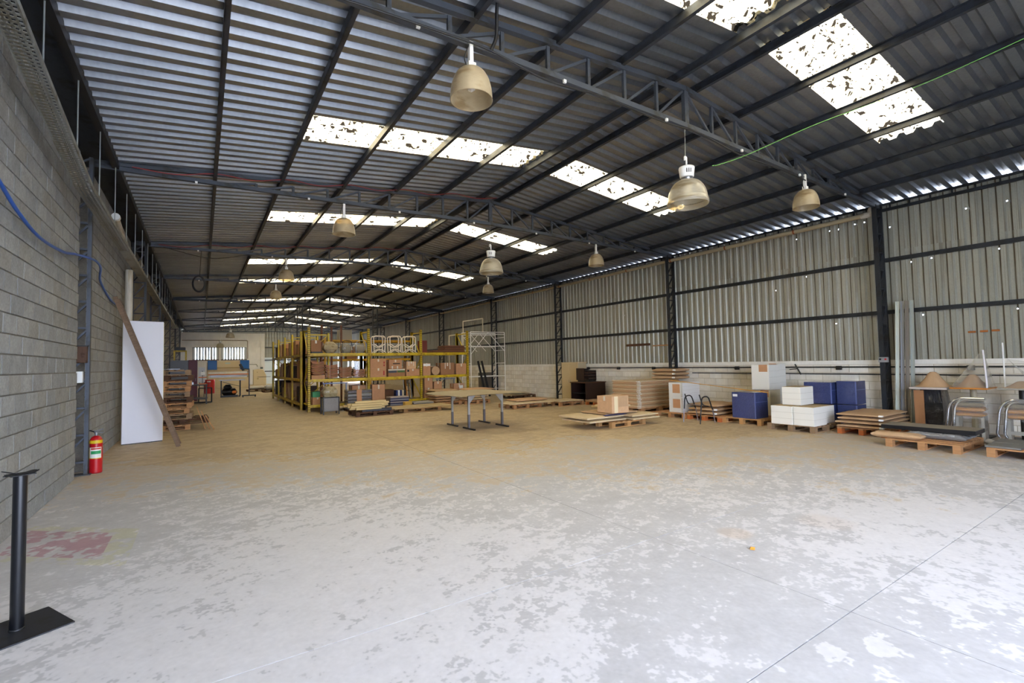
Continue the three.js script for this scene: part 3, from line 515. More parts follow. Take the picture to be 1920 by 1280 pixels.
// ---------------------------------------------------------------- near objects
{
  const g = thing('table_pedestal', 'black steel table pedestal without its top, on the bright floor by the block wall', 'table base', [-0.96, 0, 4.28], 0.49);
  part('base_plate', rbox(-0.215, 0.215, 0, 0.01, -0.21, 0.21, 0.004), S(0x26262b, 0.55, 0.2, { map: grime }), g);
  part('column', lathe([[0.0, 0.01], [0.034, 0.01], [0.034, 0.97], [0, 0.97]], 28), mat.blackGloss, g);
  part('weld_collar', lathe([[0.034, 0.01], [0.04, 0.011], [0.036, 0.018], [0.034, 0.02]], 24), mat.black, g);
  for (let k = 0; k < 4; k++) { const a = k * Math.PI / 2 + 0.6; part('bracket_arm', bar([0, 0.972, 0], [Math.cos(a) * 0.1, 0.98 + (k % 2 ? 0.012 : 0), Math.sin(a) * 0.1], 0.005, 0.03), mat.black, g); }
  part('top_flange', rbox(-0.06, 0.06, 0.97, 0.976, -0.06, 0.06, 0.002), mat.black, g);
  const e = thing('fire_extinguisher', 'red fire extinguisher standing on the floor beside the lattice column', 'extinguisher', [-1.4, 0, 10.06]);
  part('cylinder', lathe([[0, 0], [0.078, 0], [0.082, 0.015], [0.082, 0.5], [0.075, 0.54], [0.05, 0.575], [0.022, 0.59], [0, 0.59]], 32), mat.red, e);
  const band = (y0, y1, a0, a1, m, n, r = 0.0832) => { const gg = new THREE.CylinderGeometry(r, r, y1 - y0, 20, 1, true, a0, a1 - a0); gg.translate(0, (y0 + y1) / 2, 0); part(n, gg, m, e); };
  const toCam = Math.PI * 0.5 - 1.0; // label turned to the entrance
  band(0.47, 0.52, -1.4, 1.4, S(0xd8b416, 0.5), 'yellow_band'); band(0.24, 0.41, -1.1, 1.0, S(0xe0ddd0, 0.5), 'label_sheet'); band(0.305, 0.355, -0.7, 0.9, S(0x1d8a4a, 0.5), 'green_panel', 0.0838); band(0.375, 0.4, -0.7, 0.9, S(0xb9382c, 0.5), 'red_print', 0.0838); band(0.232, 0.242, -1.1, 1.0, S(0xd8b416, 0.5), 'label_border', 0.0838); band(0.24, 0.41, -1.16, -1.0, S(0xd8b416, 0.5), 'label_border', 0.0838);
  part('valve', [lathe([[0.022, 0.58], [0.022, 0.62], [0.03, 0.625], [0.03, 0.65], [0, 0.655]], 14)], mat.steel, e);
  part('lever', [bar([-0.02, 0.655, 0], [0.09, 0.69, -0.02], 0.022, 0.012), bar([-0.02, 0.64, 0], [0.09, 0.635, -0.02], 0.02, 0.01)], mat.steel, e);
  part('hose', tube([[-0.02, 0.645, 0.01], [-0.1, 0.67, 0.03], [-0.14, 0.6, 0.04], [-0.1, 0.45, 0.05], [-0.085, 0.25, 0.05]], 0.01, 30, 7), mat.black, e);
  const w = thing('wall_panel', 'tall plain white insulated panel standing by the block wall', 'panel', [-1.09, 0, 13.4], 0.22);
  part('sheet_face', rbox(-0.365, 0.365, 0.02, 2.71, -0.03, 0.03, 0.006), S(0xd4d3d8, 0.45), w); part('foam_edge', box(0.362, 0.372, 0.03, 2.69, -0.022, 0.022), S(0xd8cf9c, 0.8), w); part('bottom_rail', box(-0.36, 0.36, 0, 0.02, -0.028, 0.028), mat.darkSteel, w);
  const l = thing('ladder', 'dusty wooden ladder leaning against the block wall over the white panel', 'ladder', [-0.39, 0, 12.45]);
  const top = [-1.07, 3.1], rw = S(0x7d6a58, 0.85, 0, { map: woodTex });
  for (const z of [-0.2, 0.22]) part('stile', bar([0, 0, z], [top[0], top[1], z], 0.075, 0.032), rw, l);
  for (let k = 1; k < 11; k++) { const t = k / 11; part('rung', rod([top[0] * t, top[1] * t, -0.2], [top[0] * t, top[1] * t, 0.22], 0.016, 8), rw, l); }
  const jb = thing('junction_box', 'rusty brown junction box fixed on the grey lattice column', 'box', [-1.62, 1.75, 9.93]);
  part('housing', rbox(-0.13, 0.12, 0, 0.27, -0.08, 0.06, 0.01), S(0x5e4434, 0.8, 0.2, { map: grime }), jb); part('lid', rbox(-0.14, 0.13, 0.255, 0.275, -0.09, 0.06, 0.004), mat.darkSteel, jb);
  solo('junction_box', rbox(-1.75, -1.55, 1.44, 1.62, 9.86, 9.97, 0.012), mat.white, 'small white junction box below the rusty one on the lattice column', 'box');
}
// ---- pallets
function palletProto(w, d, top, block) {
  const g = new THREE.Group(), b = 7;
  for (let k = 0; k < b; k++) { const x = -w / 2 + k * (w - 0.1) / (b - 1); part('deck_board', box(x, x + 0.1, 0.122, 0.142, -d / 2, d / 2), top, g); }
  for (const z of [-d / 2 + 0.05, 0, d / 2 - 0.05]) { part('stringer', box(-w / 2, w / 2, 0.1, 0.122, z - 0.05, z + 0.05), top, g); part('bottom_board', box(-w / 2, w / 2, 0, 0.02, z - 0.05, z + 0.05), block, g); for (const x of [-w / 2 + 0.06, 0, w / 2 - 0.06]) part('block', box(x - 0.06, x + 0.06, 0.02, 0.1, z - 0.05, z + 0.05), block, g); }
  return g;
}
const pal = { brown: palletProto(1.2, 1.0, mat.wood, mat.wood), pale: palletProto(1.2, 1.0, mat.woodPale, mat.woodPale), grey: palletProto(1.2, 1.0, mat.woodGrey, mat.woodGrey), orange: palletProto(1.2, 1.0, mat.wood, mat.woodOrange), dark: palletProto(1.2, 1.0, mat.woodDark, mat.woodDark) };
function pallet(kind, X, Z, label, { y = 0, turn = 0, tilt = 0, sx = 1, sz = 1, group = 'wooden pallets on the floor' } = {}) {
  const p = pal[kind].clone(); p.name = numbered('pallet'); p.position.set(X, y, -Z); p.rotation.set(0, turn, tilt); p.scale.set(sx, 1, sz); scene.add(p); return tag(p, label, 'pallet', group);
}
const PH = 0.142;
// ---- cartons and packs
function carton(label, X, Y, Z, w, h, d, { m = mat.card, tape = true, name = 'carton', cat = 'box', turn = 0, group, sticker, marks } = {}) {
  const g = thing(name, label, cat, [X, Y, Z], turn, group);
  part('carton_body', rbox(-w / 2, w / 2, 0, h, -d / 2, d / 2, 0.006), m, g);
  if (tape) part('tape', [box(-w / 2 - 0.001, w / 2 + 0.001, h - 0.0005, h + 0.001, -0.03, 0.03), box(-0.03, 0.03, h * 0.72, h - 0.004, -d / 2 - 0.0015, -d / 2), box(-w / 2 - 0.0015, -w / 2, h * 0.72, h - 0.004, -0.03, 0.03)], mat.tape, g);
  if (sticker) part('sticker', box(sticker[0] * w - w / 2, sticker[1] * w - w / 2, sticker[2] * h, sticker[3] * h, -d / 2 - 0.002, -d / 2), sticker[4] ?? mat.label, g);
  for (const q of marks ?? []) part('printed_mark', box(q[0] * w - w / 2, q[1] * w - w / 2, q[2] * h, q[3] * h, -d / 2 - 0.002, -d / 2), q[4], g);
  return g;
}
function pack(name, label, cat, x0, x1, y0, y1, Z0, Z1, m, group, opt = {}) { // soft wrapped slab; base at its middle
  const g = thing(name, label, cat, [(x0 + x1) / 2, y0, (Z0 + Z1) / 2], opt.turn ?? 0, group), w = x1 - x0, d = Z1 - Z0;
  part('wrapped_body', pillow(-w / 2, w / 2, 0, y1 - y0, -d / 2, d / 2, opt), m, g);
  if (opt.tape) part('tape', opt.tape === 1 ? [box(-w / 2 - 0.004, -w / 2 + 0.05, (y1 - y0) * 0.35, (y1 - y0) * 0.75, -d / 2 - 0.006, -d / 2 + 0.06)] : [box(-w * 0.1, -w * 0.04, y1 - y0 - 0.004, y1 - y0 + 0.006, -d / 2, d / 2)], mat.label, g);
  return g;
}
// ---- middle of the floor: steel table, pallet with cartons
{
  const g = thing('work_table', 'steel legged work table with a warped thin brown top in the open floor', 'table', [5.99, 0, 10.88]);
  const hx = 0.48, hz = 0.46, H = 0.86, lm = S(0xb8bcbe, 0.35, 0.8);
  for (const [sx, sz] of [[-1, -1], [1, -1], [-1, 1], [1, 1]]) {
    const x = sx * hx, z = sz * hz, leg = part('leg', box(x - 0.024, x + 0.024, 0.035, H, z - 0.024, z + 0.024), lm, g);
    part('gusset', prism([[x + sx * 0.024, H], [x - sx * 0.2, H], [x - sx * 0.2, H - 0.02], [x - sx * 0.03, H - 0.22], [x + sx * 0.024, H - 0.22]], z - 0.02, z + 0.02), lm, leg);
    part('foot_bar', box(x - 0.02, x + 0.02, 0, 0.035, z - 0.3, z + 0.3), mat.darkSteel, leg);
    part('paint', box(x - 0.0255, x + 0.0255, 0.035, 0.36, z - 0.0255, z + 0.0255), S(0x77757c, 0.4, 0.7), leg);
  }
  part('apron', [box(-hx, hx, H - 0.04, H - 0.005, -hz - 0.02, -hz + 0.02), box(-hx, hx, H - 0.04, H - 0.005, hz - 0.02, hz + 0.02)], lm, g);
  const t = new THREE.PlaneGeometry(2.0, 2.1, 16, 12); t.rotateX(-Math.PI / 2); const p = t.attributes.position; // sheet that droops at its edges
  for (let i = 0; i < p.count; i++) { const x = p.getX(i), z = p.getZ(i), e = Math.max(Math.abs(x) - 0.5, 0); p.setY(i, H + 0.012 - e * e * 0.12 * (x > 0 ? 0.6 : 1) + 0.008 * Math.sin(z * 3)); }
  t.computeVertexNormals(); const t2 = t.clone(); t2.translate(0, -0.008, 0); part('table_top', [t, t2], S(0xb4a384, 0.6, 0, { map: cardTex }), g); g.children[g.children.length - 1].position.set(0, 0, 0);
  pallet('pale', 8.78, 8.75, 'pale new pallet under loose cartons in the open floor', { turn: 0.02 });
  pack('flat_carton', 'lower film wrapped flat carton overhanging the pale pallet beside the table', 'package', 7.55, 8.75, PH, 0.215, 8.3, 9.35, mat.kraftPale, 'flat cartons on the pale pallet', { bump: 0.006, r: 0.03 });
  pack('flat_carton', 'upper film wrapped flat carton overhanging the pale pallet beside the table', 'package', 7.5, 8.72, 0.217, 0.3, 8.34, 9.4, mat.kraftPale, 'flat cartons on the pale pallet', { bump: 0.006, r: 0.03 });
  pack('flat_carton', 'lower flat carton overhanging the pale pallet towards the metal wall', 'package', 8.78, 9.75, PH, 0.215, 8.1, 9.0, mat.kraftPale, 'flat cartons on the pale pallet', { bump: 0.006, r: 0.03 });
  pack('flat_carton', 'upper flat carton overhanging the pale pallet towards the metal wall', 'package', 8.76, 9.72, 0.217, 0.29, 8.12, 9.05, mat.kraftPale, 'flat cartons on the pale pallet', { bump: 0.006, r: 0.03 });
  pack('flat_carton', 'flat carton under the taped box on the pale pallet', 'package', 8.1, 9.2, 0.302, 0.36, 8.35, 9.25, mat.kraft, 'flat cartons on the pale pallet', { bump: 0.004, r: 0.03 });
  pack('flat_carton', 'small flat carton behind the taped box on the pale pallet', 'package', 8.7, 9.6, 0.362, 0.46, 8.95, 9.5, mat.kraftPale, 'flat cartons on the pale pallet', { bump: 0.004, r: 0.02 });
  pack('blue_sheet_pack', 'dark blue folded sheet squeezed under the flat cartons', 'package', 8.0, 8.74, 0.3, 0.33, 8.25, 8.34, mat.blue, null, { bump: 0.003 });
  const b = carton('square tan carton with a pale tape stripe on top of the pale pallet', 8.42, 0.362, 8.42, 0.56, 0.4, 0.5, { m: mat.cardPale });
  part('tape_stripe', box(-0.2, -0.08, 0.002, 0.398, -0.2515, -0.2505), S(0xe0cfa8, 0.5), b); part('worn_patch', box(-0.06, 0.26, 0.14, 0.397, -0.252, -0.2508), mat.kraft, b);
}
// ---- along the metal wall, from the far side towards the entrance
{
  const grp = 'flat packs laid on pallets along the metal wall';
  pallet('brown', 9.62, 14.25, 'brown pallet with two flat packs nearest the work table'); pallet('brown', 11.36, 13.9, 'brown pallet with one flat pack beside the beige cabinet', { sx: 0.95 });
  pack('flat_pack', 'wide thin tan pack lying directly on the pallet behind the work table', 'package', 8.85, 10.75, PH, 0.215, 13.68, 14.7, mat.kraftPale, grp, { bump: 0.006, r: 0.04 });
  pack('flat_pack', 'smaller film wrapped tan pack lying on the wide pack behind the work table', 'package', 9.3, 10.7, 0.218, 0.3, 14.0, 14.75, mat.cardPale, grp, { bump: 0.01, r: 0.05 });
  pack('flat_pack', 'thin tan pack on the pallet in front of the beige cabinet', 'package', 10.78, 11.92, PH, 0.205, 13.4, 14.4, mat.kraftPale, grp, { bump: 0.008, r: 0.04 });
  pallet('orange', 12.5, 12.85, 'orange blocked pallet in front of the dark desk', { sz: 0.9 });
  pack('flat_pack', 'thin brown pack on the orange blocked pallet by the desk', 'package', 11.9, 13.1, PH, 0.2, 12.4, 13.34, mat.kraft, grp, { bump: 0.006, r: 0.04 });
  pallet('dark', 12.3, 18.3, 'dark pallet under leaning brown boards at the masonry wall'); 
  const lb = thing('loose_board', 'two brown hardboard sheets lying crooked on the dark pallet', 'board', [12.2, PH, 18.35], 0.1);
  part('sheet', rbox(-0.85, 0.3, 0, 0.02, -0.45, 0.45, 0.004), mat.boardTop, lb); const sh = part('sheet', rbox(-0.45, 0.55, 0, 0.012, -0.4, 0.4, 0.003), mat.card, lb); sh.rotation.z = -0.1; sh.position.set(0.1, 0.075, 0);
  const c = thing('storage_cabinet', 'tall beige two door cabinet against the painted wall', 'cabinet', [12.88, 0, 15.05]);
  part('body', rbox(-0.21, 0.22, 0.04, 1.55, -0.52, 0.52, 0.006), mat.cabinetSide, c); part('plinth', box(-0.19, 0.2, 0, 0.04, -0.5, 0.5), mat.cabinetSide, c); part('top_panel', box(-0.235, 0.235, 1.55, 1.58, -0.535, 0.535), mat.cabinet, c);
  for (const s of [-1, 1]) { const d = part('door', rbox(-0.232, -0.212, 0.05, 1.545, s > 0 ? 0.003 : -0.515, s > 0 ? 0.515 : -0.003, 0.004), mat.cabinet, c); part('handle', rod([-0.245, 0.75, s * 0.05], [-0.245, 0.85, s * 0.05], 0.006, 6), mat.steel, d); }
  const k = thing('desk', 'dark brown wooden desk beside the beige cabinet', 'desk', [12.72, 0, 13.95]);
  // the desk stands between the cabinet and the next pallet
  part('desk_top', rbox(-0.54, 0.54, 0.78, 0.815, -0.52, 0.38, 0.005), mat.woodDark, k); part('side_panel', box(-0.5, 0.5, 0, 0.78, -0.5, -0.47), mat.mdf, k); part('side_panel', box(-0.5, 0.5, 0, 0.78, 0.33, 0.36), mat.mdf, k); part('back_panel', box(0.4, 0.43, 0.15, 0.78, -0.47, 0.33), mat.mdfDark, k); part('inner_shelf', box(-0.48, 0.4, 0.38, 0.4, -0.47, 0.33), mat.mdfDark, k);
  k.position.set(12.56, 0.0, -13.93);
  const dr = thing('drawer_unit', 'small brown open drawer unit standing on the dark desk', 'drawers', [12.5, 0.817, 13.95]);
  part('carcass', [box(-0.2, 0.2, 0.1, 0.5, 0.0, 0.02), box(-0.2, 0.2, 0.06, 0.08, -0.42, 0), box(-0.2, 0.2, 0.42, 0.44, -0.42, 0), box(0.18, 0.2, 0.06, 0.44, -0.42, 0)], mat.mdfDark, dr); for (let i = 0; i < 3; i++) part('drawer', box(-0.19, 0.18, 0.1 + i * 0.11, 0.17 + i * 0.11, -0.41, -0.02), mat.mdf, dr); part('side', box(-0.22, -0.2, 0.06, 0.52, -0.2, 0.26), mat.mdf, dr); part('runner', box(-0.2, 0.2, 0, 0.06, -0.4, 0.2), mat.black, dr);
  // tall stack of flat cartons
  pallet('brown', 12.05, 10.5, 'brown pallet under the tall stack of flat cartons', { sx: 1.5, sz: 1.05 });
  for (let i = 0; i < 20; i++) {
    const g = thing('flat_carton', `flat brown carton, ${ORD[i]} from the bottom of the tall layered stack`, 'package', [12.03 + rnd(-0.02, 0.02), PH + i * 0.042, 10.52 + rnd(-0.015, 0.015)], rnd(-0.008, 0.008), 'flat cartons in the tall stack');
    part('carton_body', rbox(-0.94, 0.94, 0, 0.036, -0.56, 0.56, 0.012, 2), [mat.cardPale, mat.kraftPale, mat.kraft][i % 3], g); part('film_corner', rbox(-0.942, -0.86, 0.004, 0.033, -0.562, -0.46, 0.01), mat.foam, g);
  }
  for (let i = 0; i < 3; i++) pack('flat_carton', `${['lowest', 'middle', 'topmost'][i]} of three thick flat cartons on top of the tall stack`, 'package', 12.28 + i * 0.02, 13.08, 0.985 + i * 0.115, 1.095 + i * 0.115, 9.62 + rnd(-0.02, 0.02), 10.5, mat.kraft, 'thick flat cartons on the tall stack', { bump: 0.004, r: 0.04, tape: 1 });
  // white taped cartons
  pallet('brown', 11.62, 8.75, 'brown pallet under the two columns of white cartons', { sx: 1.15 });
  const wm = S(0xd6d4cf, 0.6), wp = [[0.42, 0.93, 0.35, 0.95, mat.card]];
  const whiteCarton = (label, X, Y, Z, w, h, d, brown) => { const g = carton(label, X, Y, Z, w, h, d, { m: wm, tape: false, name: 'white_carton', group: 'white cartons beside the tall stack' }); if (brown) part('brown_patch', box(-w / 2 - 0.002, -w / 2, h * 0.3, h * 0.9, -d * 0.35, d * 0.2), mat.card, g); for (let i = 1; i < 4; i++) part('seam', box(-w / 2 + 0.01, w / 2 - 0.01, h * i / 4 - 0.002, h * i / 4 + 0.002, -d / 2 - 0.001, -d / 2), mat.foamSeam, g); part('film_edge', box(-w / 2 - 0.003, -w / 2 + 0.03, 0.01, h - 0.01, -d / 2 - 0.003, -d / 2 + 0.03), film, g); return g; };
  whiteCarton('lower white carton with a brown patch at the pallet corner by the tall stack', 11.26, PH, 8.62, 0.44, 0.41, 0.44, true); whiteCarton('upper white carton with a brown patch at the pallet corner by the tall stack', 11.26, PH + 0.412, 8.62, 0.44, 0.41, 0.44, true);
  whiteCarton('lower white carton standing against the one with the brown patch', 11.76, PH, 8.74, 0.46, 0.41, 0.44); whiteCarton('upper white carton standing against the one with the brown patch', 11.76, PH + 0.412, 8.74, 0.46, 0.41, 0.44);
  solo('strap', bar([11.1, 1.03, 8.85], [11.08, 0.79, 6.05], 0.012, 0.03), S(0xd89a1c, 0.5), 'long orange strap stretched from the tall stack to the blue box', 'strap');
  // orange pallet with three paper sacks
  pallet('orange', 11.58, 7.72, 'orange blocked pallet under three soft brown packs', { turn: 0 });
  for (let i = 0; i < 3; i++) pack('paper_pack', `${['lowest', 'middle', 'topmost'][i]} of three soft brown packs behind the chair frame`, 'package', 10.98 + i * 0.03, 12.12, PH + i * 0.1, PH + i * 0.1 + 0.1, 7.36 + rnd(0, 0.05), 8.2, mat.kraft, 'soft brown packs on the orange pallet', { bump: 0.012, r: 0.07, tape: i < 2 ? 1 : 0 });
  // bare chair frame
  const cf = thing('chair_frame', 'bare black and grey steel chair frame without seat on the open floor', 'chair frame', [10.58, 0, 7.58], -0.12), gm = S(0x8b8790, 0.35, 0.7);
  for (const s of [-1, 1]) { const z = s * 0.27; part('front_leg', rod([-0.24, 0, z], [-0.2, 0.36, z], 0.013, 8), s > 0 ? gm : mat.black, cf); part('rear_leg', rod([0.28, 0, z], [0.2, 0.36, z], 0.013, 8), gm, cf); part('arm_loop', bent([[-0.2, 0.34, z], [-0.16, 0.66, z], [0.06, 0.68, z], [0.2, 0.34, z]], 0.016, 0.12, 8), mat.black, cf); part('back_upright', bent([[-0.2, 0.72, z * 0.86], [-0.1, 0.46, z * 0.86], [0.1, 0.42, z * 0.86]], 0.014, 0.08, 8), mat.black, cf); }
  part('cross_bar', [rod([-0.1, 0.45, -0.24], [-0.1, 0.45, 0.24], 0.01, 6), rod([0.12, 0.42, -0.24], [0.12, 0.42, 0.24], 0.01, 6)], gm, cf);
  // blue wrapped box
  const wrapBlue = (label, X, Y, Z, w, h, d, group) => { const g = thing('blue_box', label, 'box', [X, Y, Z], 0, group); part('box_body', rbox(-w / 2, w / 2, 0, h, -d / 2, d / 2, 0.012), blueFilm, g); part('film_seam', [box(-w / 2 - 0.002, -w / 2 + 0.02, 0.01, h - 0.01, -d / 2 - 0.002, -d / 2 + 0.02), box(-w / 2 - 0.003, w / 2, h * 0.62, h * 0.64, -d / 2 - 0.003, -d / 2)], S(0x5d6aa0, 0.3), g); return g; };
  pallet('pale', 11.55, 6.72, 'pale brown pallet under the single blue box', { sx: 0.85 });
  const bb = wrapBlue('single dark blue film wrapped box with a white sticker under the orange strap', 11.38, PH, 6.68, 0.56, 0.63, 0.6); part('sticker', box(-0.292, -0.291, 0.52, 0.58, 0.14, 0.26), mat.label, bb);
  wrapBlue('dark blue film wrapped box behind the white foam blocks, first against the wall', 12.5, 0.502, 5.5, 0.55, 0.5, 0.6, 'blue boxes at the wall'); wrapBlue('dark blue film wrapped box behind the white foam blocks, second against the wall', 12.62, 0.502, 4.955, 0.5, 0.53, 0.4, 'blue boxes at the wall'); wrapBlue('dark blue box at the bottom of the pair against the wall', 12.5, 0.0, 5.5, 0.56, 0.49, 0.62, 'blue boxes at the wall'); wrapBlue('dark blue box below the second upper one against the wall', 12.62, 0.0, 4.955, 0.5, 0.49, 0.4, 'blue boxes at the wall');
  // tall white stack by the wall
  pallet('brown', 12.55, 6.72, 'brown pallet under the tall white stack', { sx: 0.78, sz: 0.9 });
  const tall = (label, X, Y, Z, w, h, d, m) => { const g = thing('foam_box', label, 'box', [X, Y, Z], 0, 'tall white stack by the wall'); part('box_body', rbox(-w / 2, w / 2, 0, h, -d / 2, d / 2, 0.01), m, g); for (let i = 1; i < 4; i++) part('seam', box(-w / 2 + 0.01, w / 2 - 0.01, h * i / 4 - 0.002, h * i / 4 + 0.002, -d / 2 - 0.001, -d / 2), mat.foamSeam, g); part('brown_corner', box(-w / 2 - 0.002, -w / 2, h * 0.72, h, -d * 0.42, d * 0.06), mat.card, g); return g; };
  tall('lower cream box of the tall white stack by the wall', 12.3, PH, 6.75, 0.5, 0.64, 0.44, S(0xcfc4a6, 0.7)); tall('upper white box of the tall stack by the wall', 12.28, PH + 0.645, 6.75, 0.52, 0.64, 0.46, mat.foam); tall('lower white box pushed against the wall behind the tall stack', 12.8, PH, 6.8, 0.42, 0.64, 0.42, mat.foam); tall('upper white box pushed against the wall behind the tall stack', 12.8, PH + 0.645, 6.8, 0.4, 0.66, 0.4, mat.foam);
  // white foam blocks on their own pallet
  pallet('grey', 11.35, 5.42, 'weathered grey pallet under the white foam blocks', { turn: 0 });
  const foam = (label, X, Y, Z, w, h, d) => { const g = thing('foam_block', label, 'box', [X, Y, Z], 0, 'white foam blocks on the weathered pallet'); part('box_body', rbox(-w / 2, w / 2, 0, h, -d / 2, d / 2, 0.012), mat.foam, g); for (let i = 1; i < 3; i++) part('seam', [box(-w / 2 - 0.001, w / 2 - 0.02, h * i / 3 - 0.002, h * i / 3 + 0.002, -d / 2 - 0.001, -d / 2), box(-w / 2 - 0.001, -w / 2, h * i / 3 - 0.002, h * i / 3 + 0.002, -d / 2, d / 2)], mat.foamSeam, g); part('dusty_top', box(-w / 2 + 0.012, w / 2 - 0.012, h, h + 0.002, -d / 2 + 0.012, d / 2 - 0.012), S(0xb99f74, 0.9, 0, { map: cardTex }), g); return g; };
  foam('plain white foam block at the inner end of the weathered pallet', 10.98, PH, 5.57, 0.56, 0.4, 0.46); foam('white foam block with seams at the entrance end of the weathered pallet', 11.0, PH, 5.12, 0.56, 0.4, 0.42); foam('white foam block stacked on top of the two lower blocks', 11.28, PH + 0.403, 5.49, 0.58, 0.4, 0.4); foam('white foam block at the rear of the weathered pallet', 11.58, PH, 5.2, 0.5, 0.38, 0.42);
  // four soft packs
  pallet('orange', 11.86, 4.25, 'brown pallet under four wide soft packs', { sx: 1.15, sz: 0.85 });
  for (let i = 0; i < 4; i++) pack('paper_pack', `${['lowest', 'second', 'third', 'topmost'][i]} of four wide soft brown packs beside the foam blocks`, 'package', 11.08 + i * 0.025 - (i === 0 ? 0 : 0.01), 12.58 - i * 0.01, PH + i * 0.076, PH + i * 0.076 + 0.075, 3.84 + i * 0.01, 4.66 + (i % 2) * 0.03, mat.kraft, 'wide soft packs', { bump: 0.01, r: 0.07, n: 10, tape: 1 });
  // leaning angle bars by the column
  for (let i = 0; i < 4; i++) solo('angle_bar', [bar([12.7 + i * 0.03, 0, 4.16 - i * 0.085], [12.98, 2.8, 4.13 - i * 0.085], 0.05, 0.012), bar([12.72 + i * 0.03, 0, 4.13 - i * 0.085], [13.0, 2.8, 4.1 - i * 0.085], 0.012, 0.05)], [S(0xc9cfc6, 0.4, 0.4), mat.steel, S(0x8d867c, 0.5, 0.5), S(0xaab0aa, 0.4, 0.5)][i], `long steel angle leaning beside the wall, ${ORD[i]} from the lattice column`, 'steel bar', 'leaning steel angles');
  solo('plank', box(13.2, 13.25, 2.12, 2.2, 11.33, 12.43), mat.woodDark, 'thick brown plank fixed across the corrugated wall', 'plank'); solo('plank', box(13.21, 13.25, 2.08, 2.12, 10.25, 11.19), mat.wood, 'thin brown batten fixed across the corrugated wall', 'plank');
  for (const [z, y] of [[2.97, 2.05], [2.79, 2.055], [2.62, 2.06]]) solo('rust_plate', rbox(XR + 0.03, XR + 0.05, y - 0.02, y + 0.02, z - 0.06, z + 0.06, 0.008), S(0xa8642c, 0.8), 'small rusty orange plate on the corrugated wall above the wrapped furniture', 'plate', 'rusty plates');
}
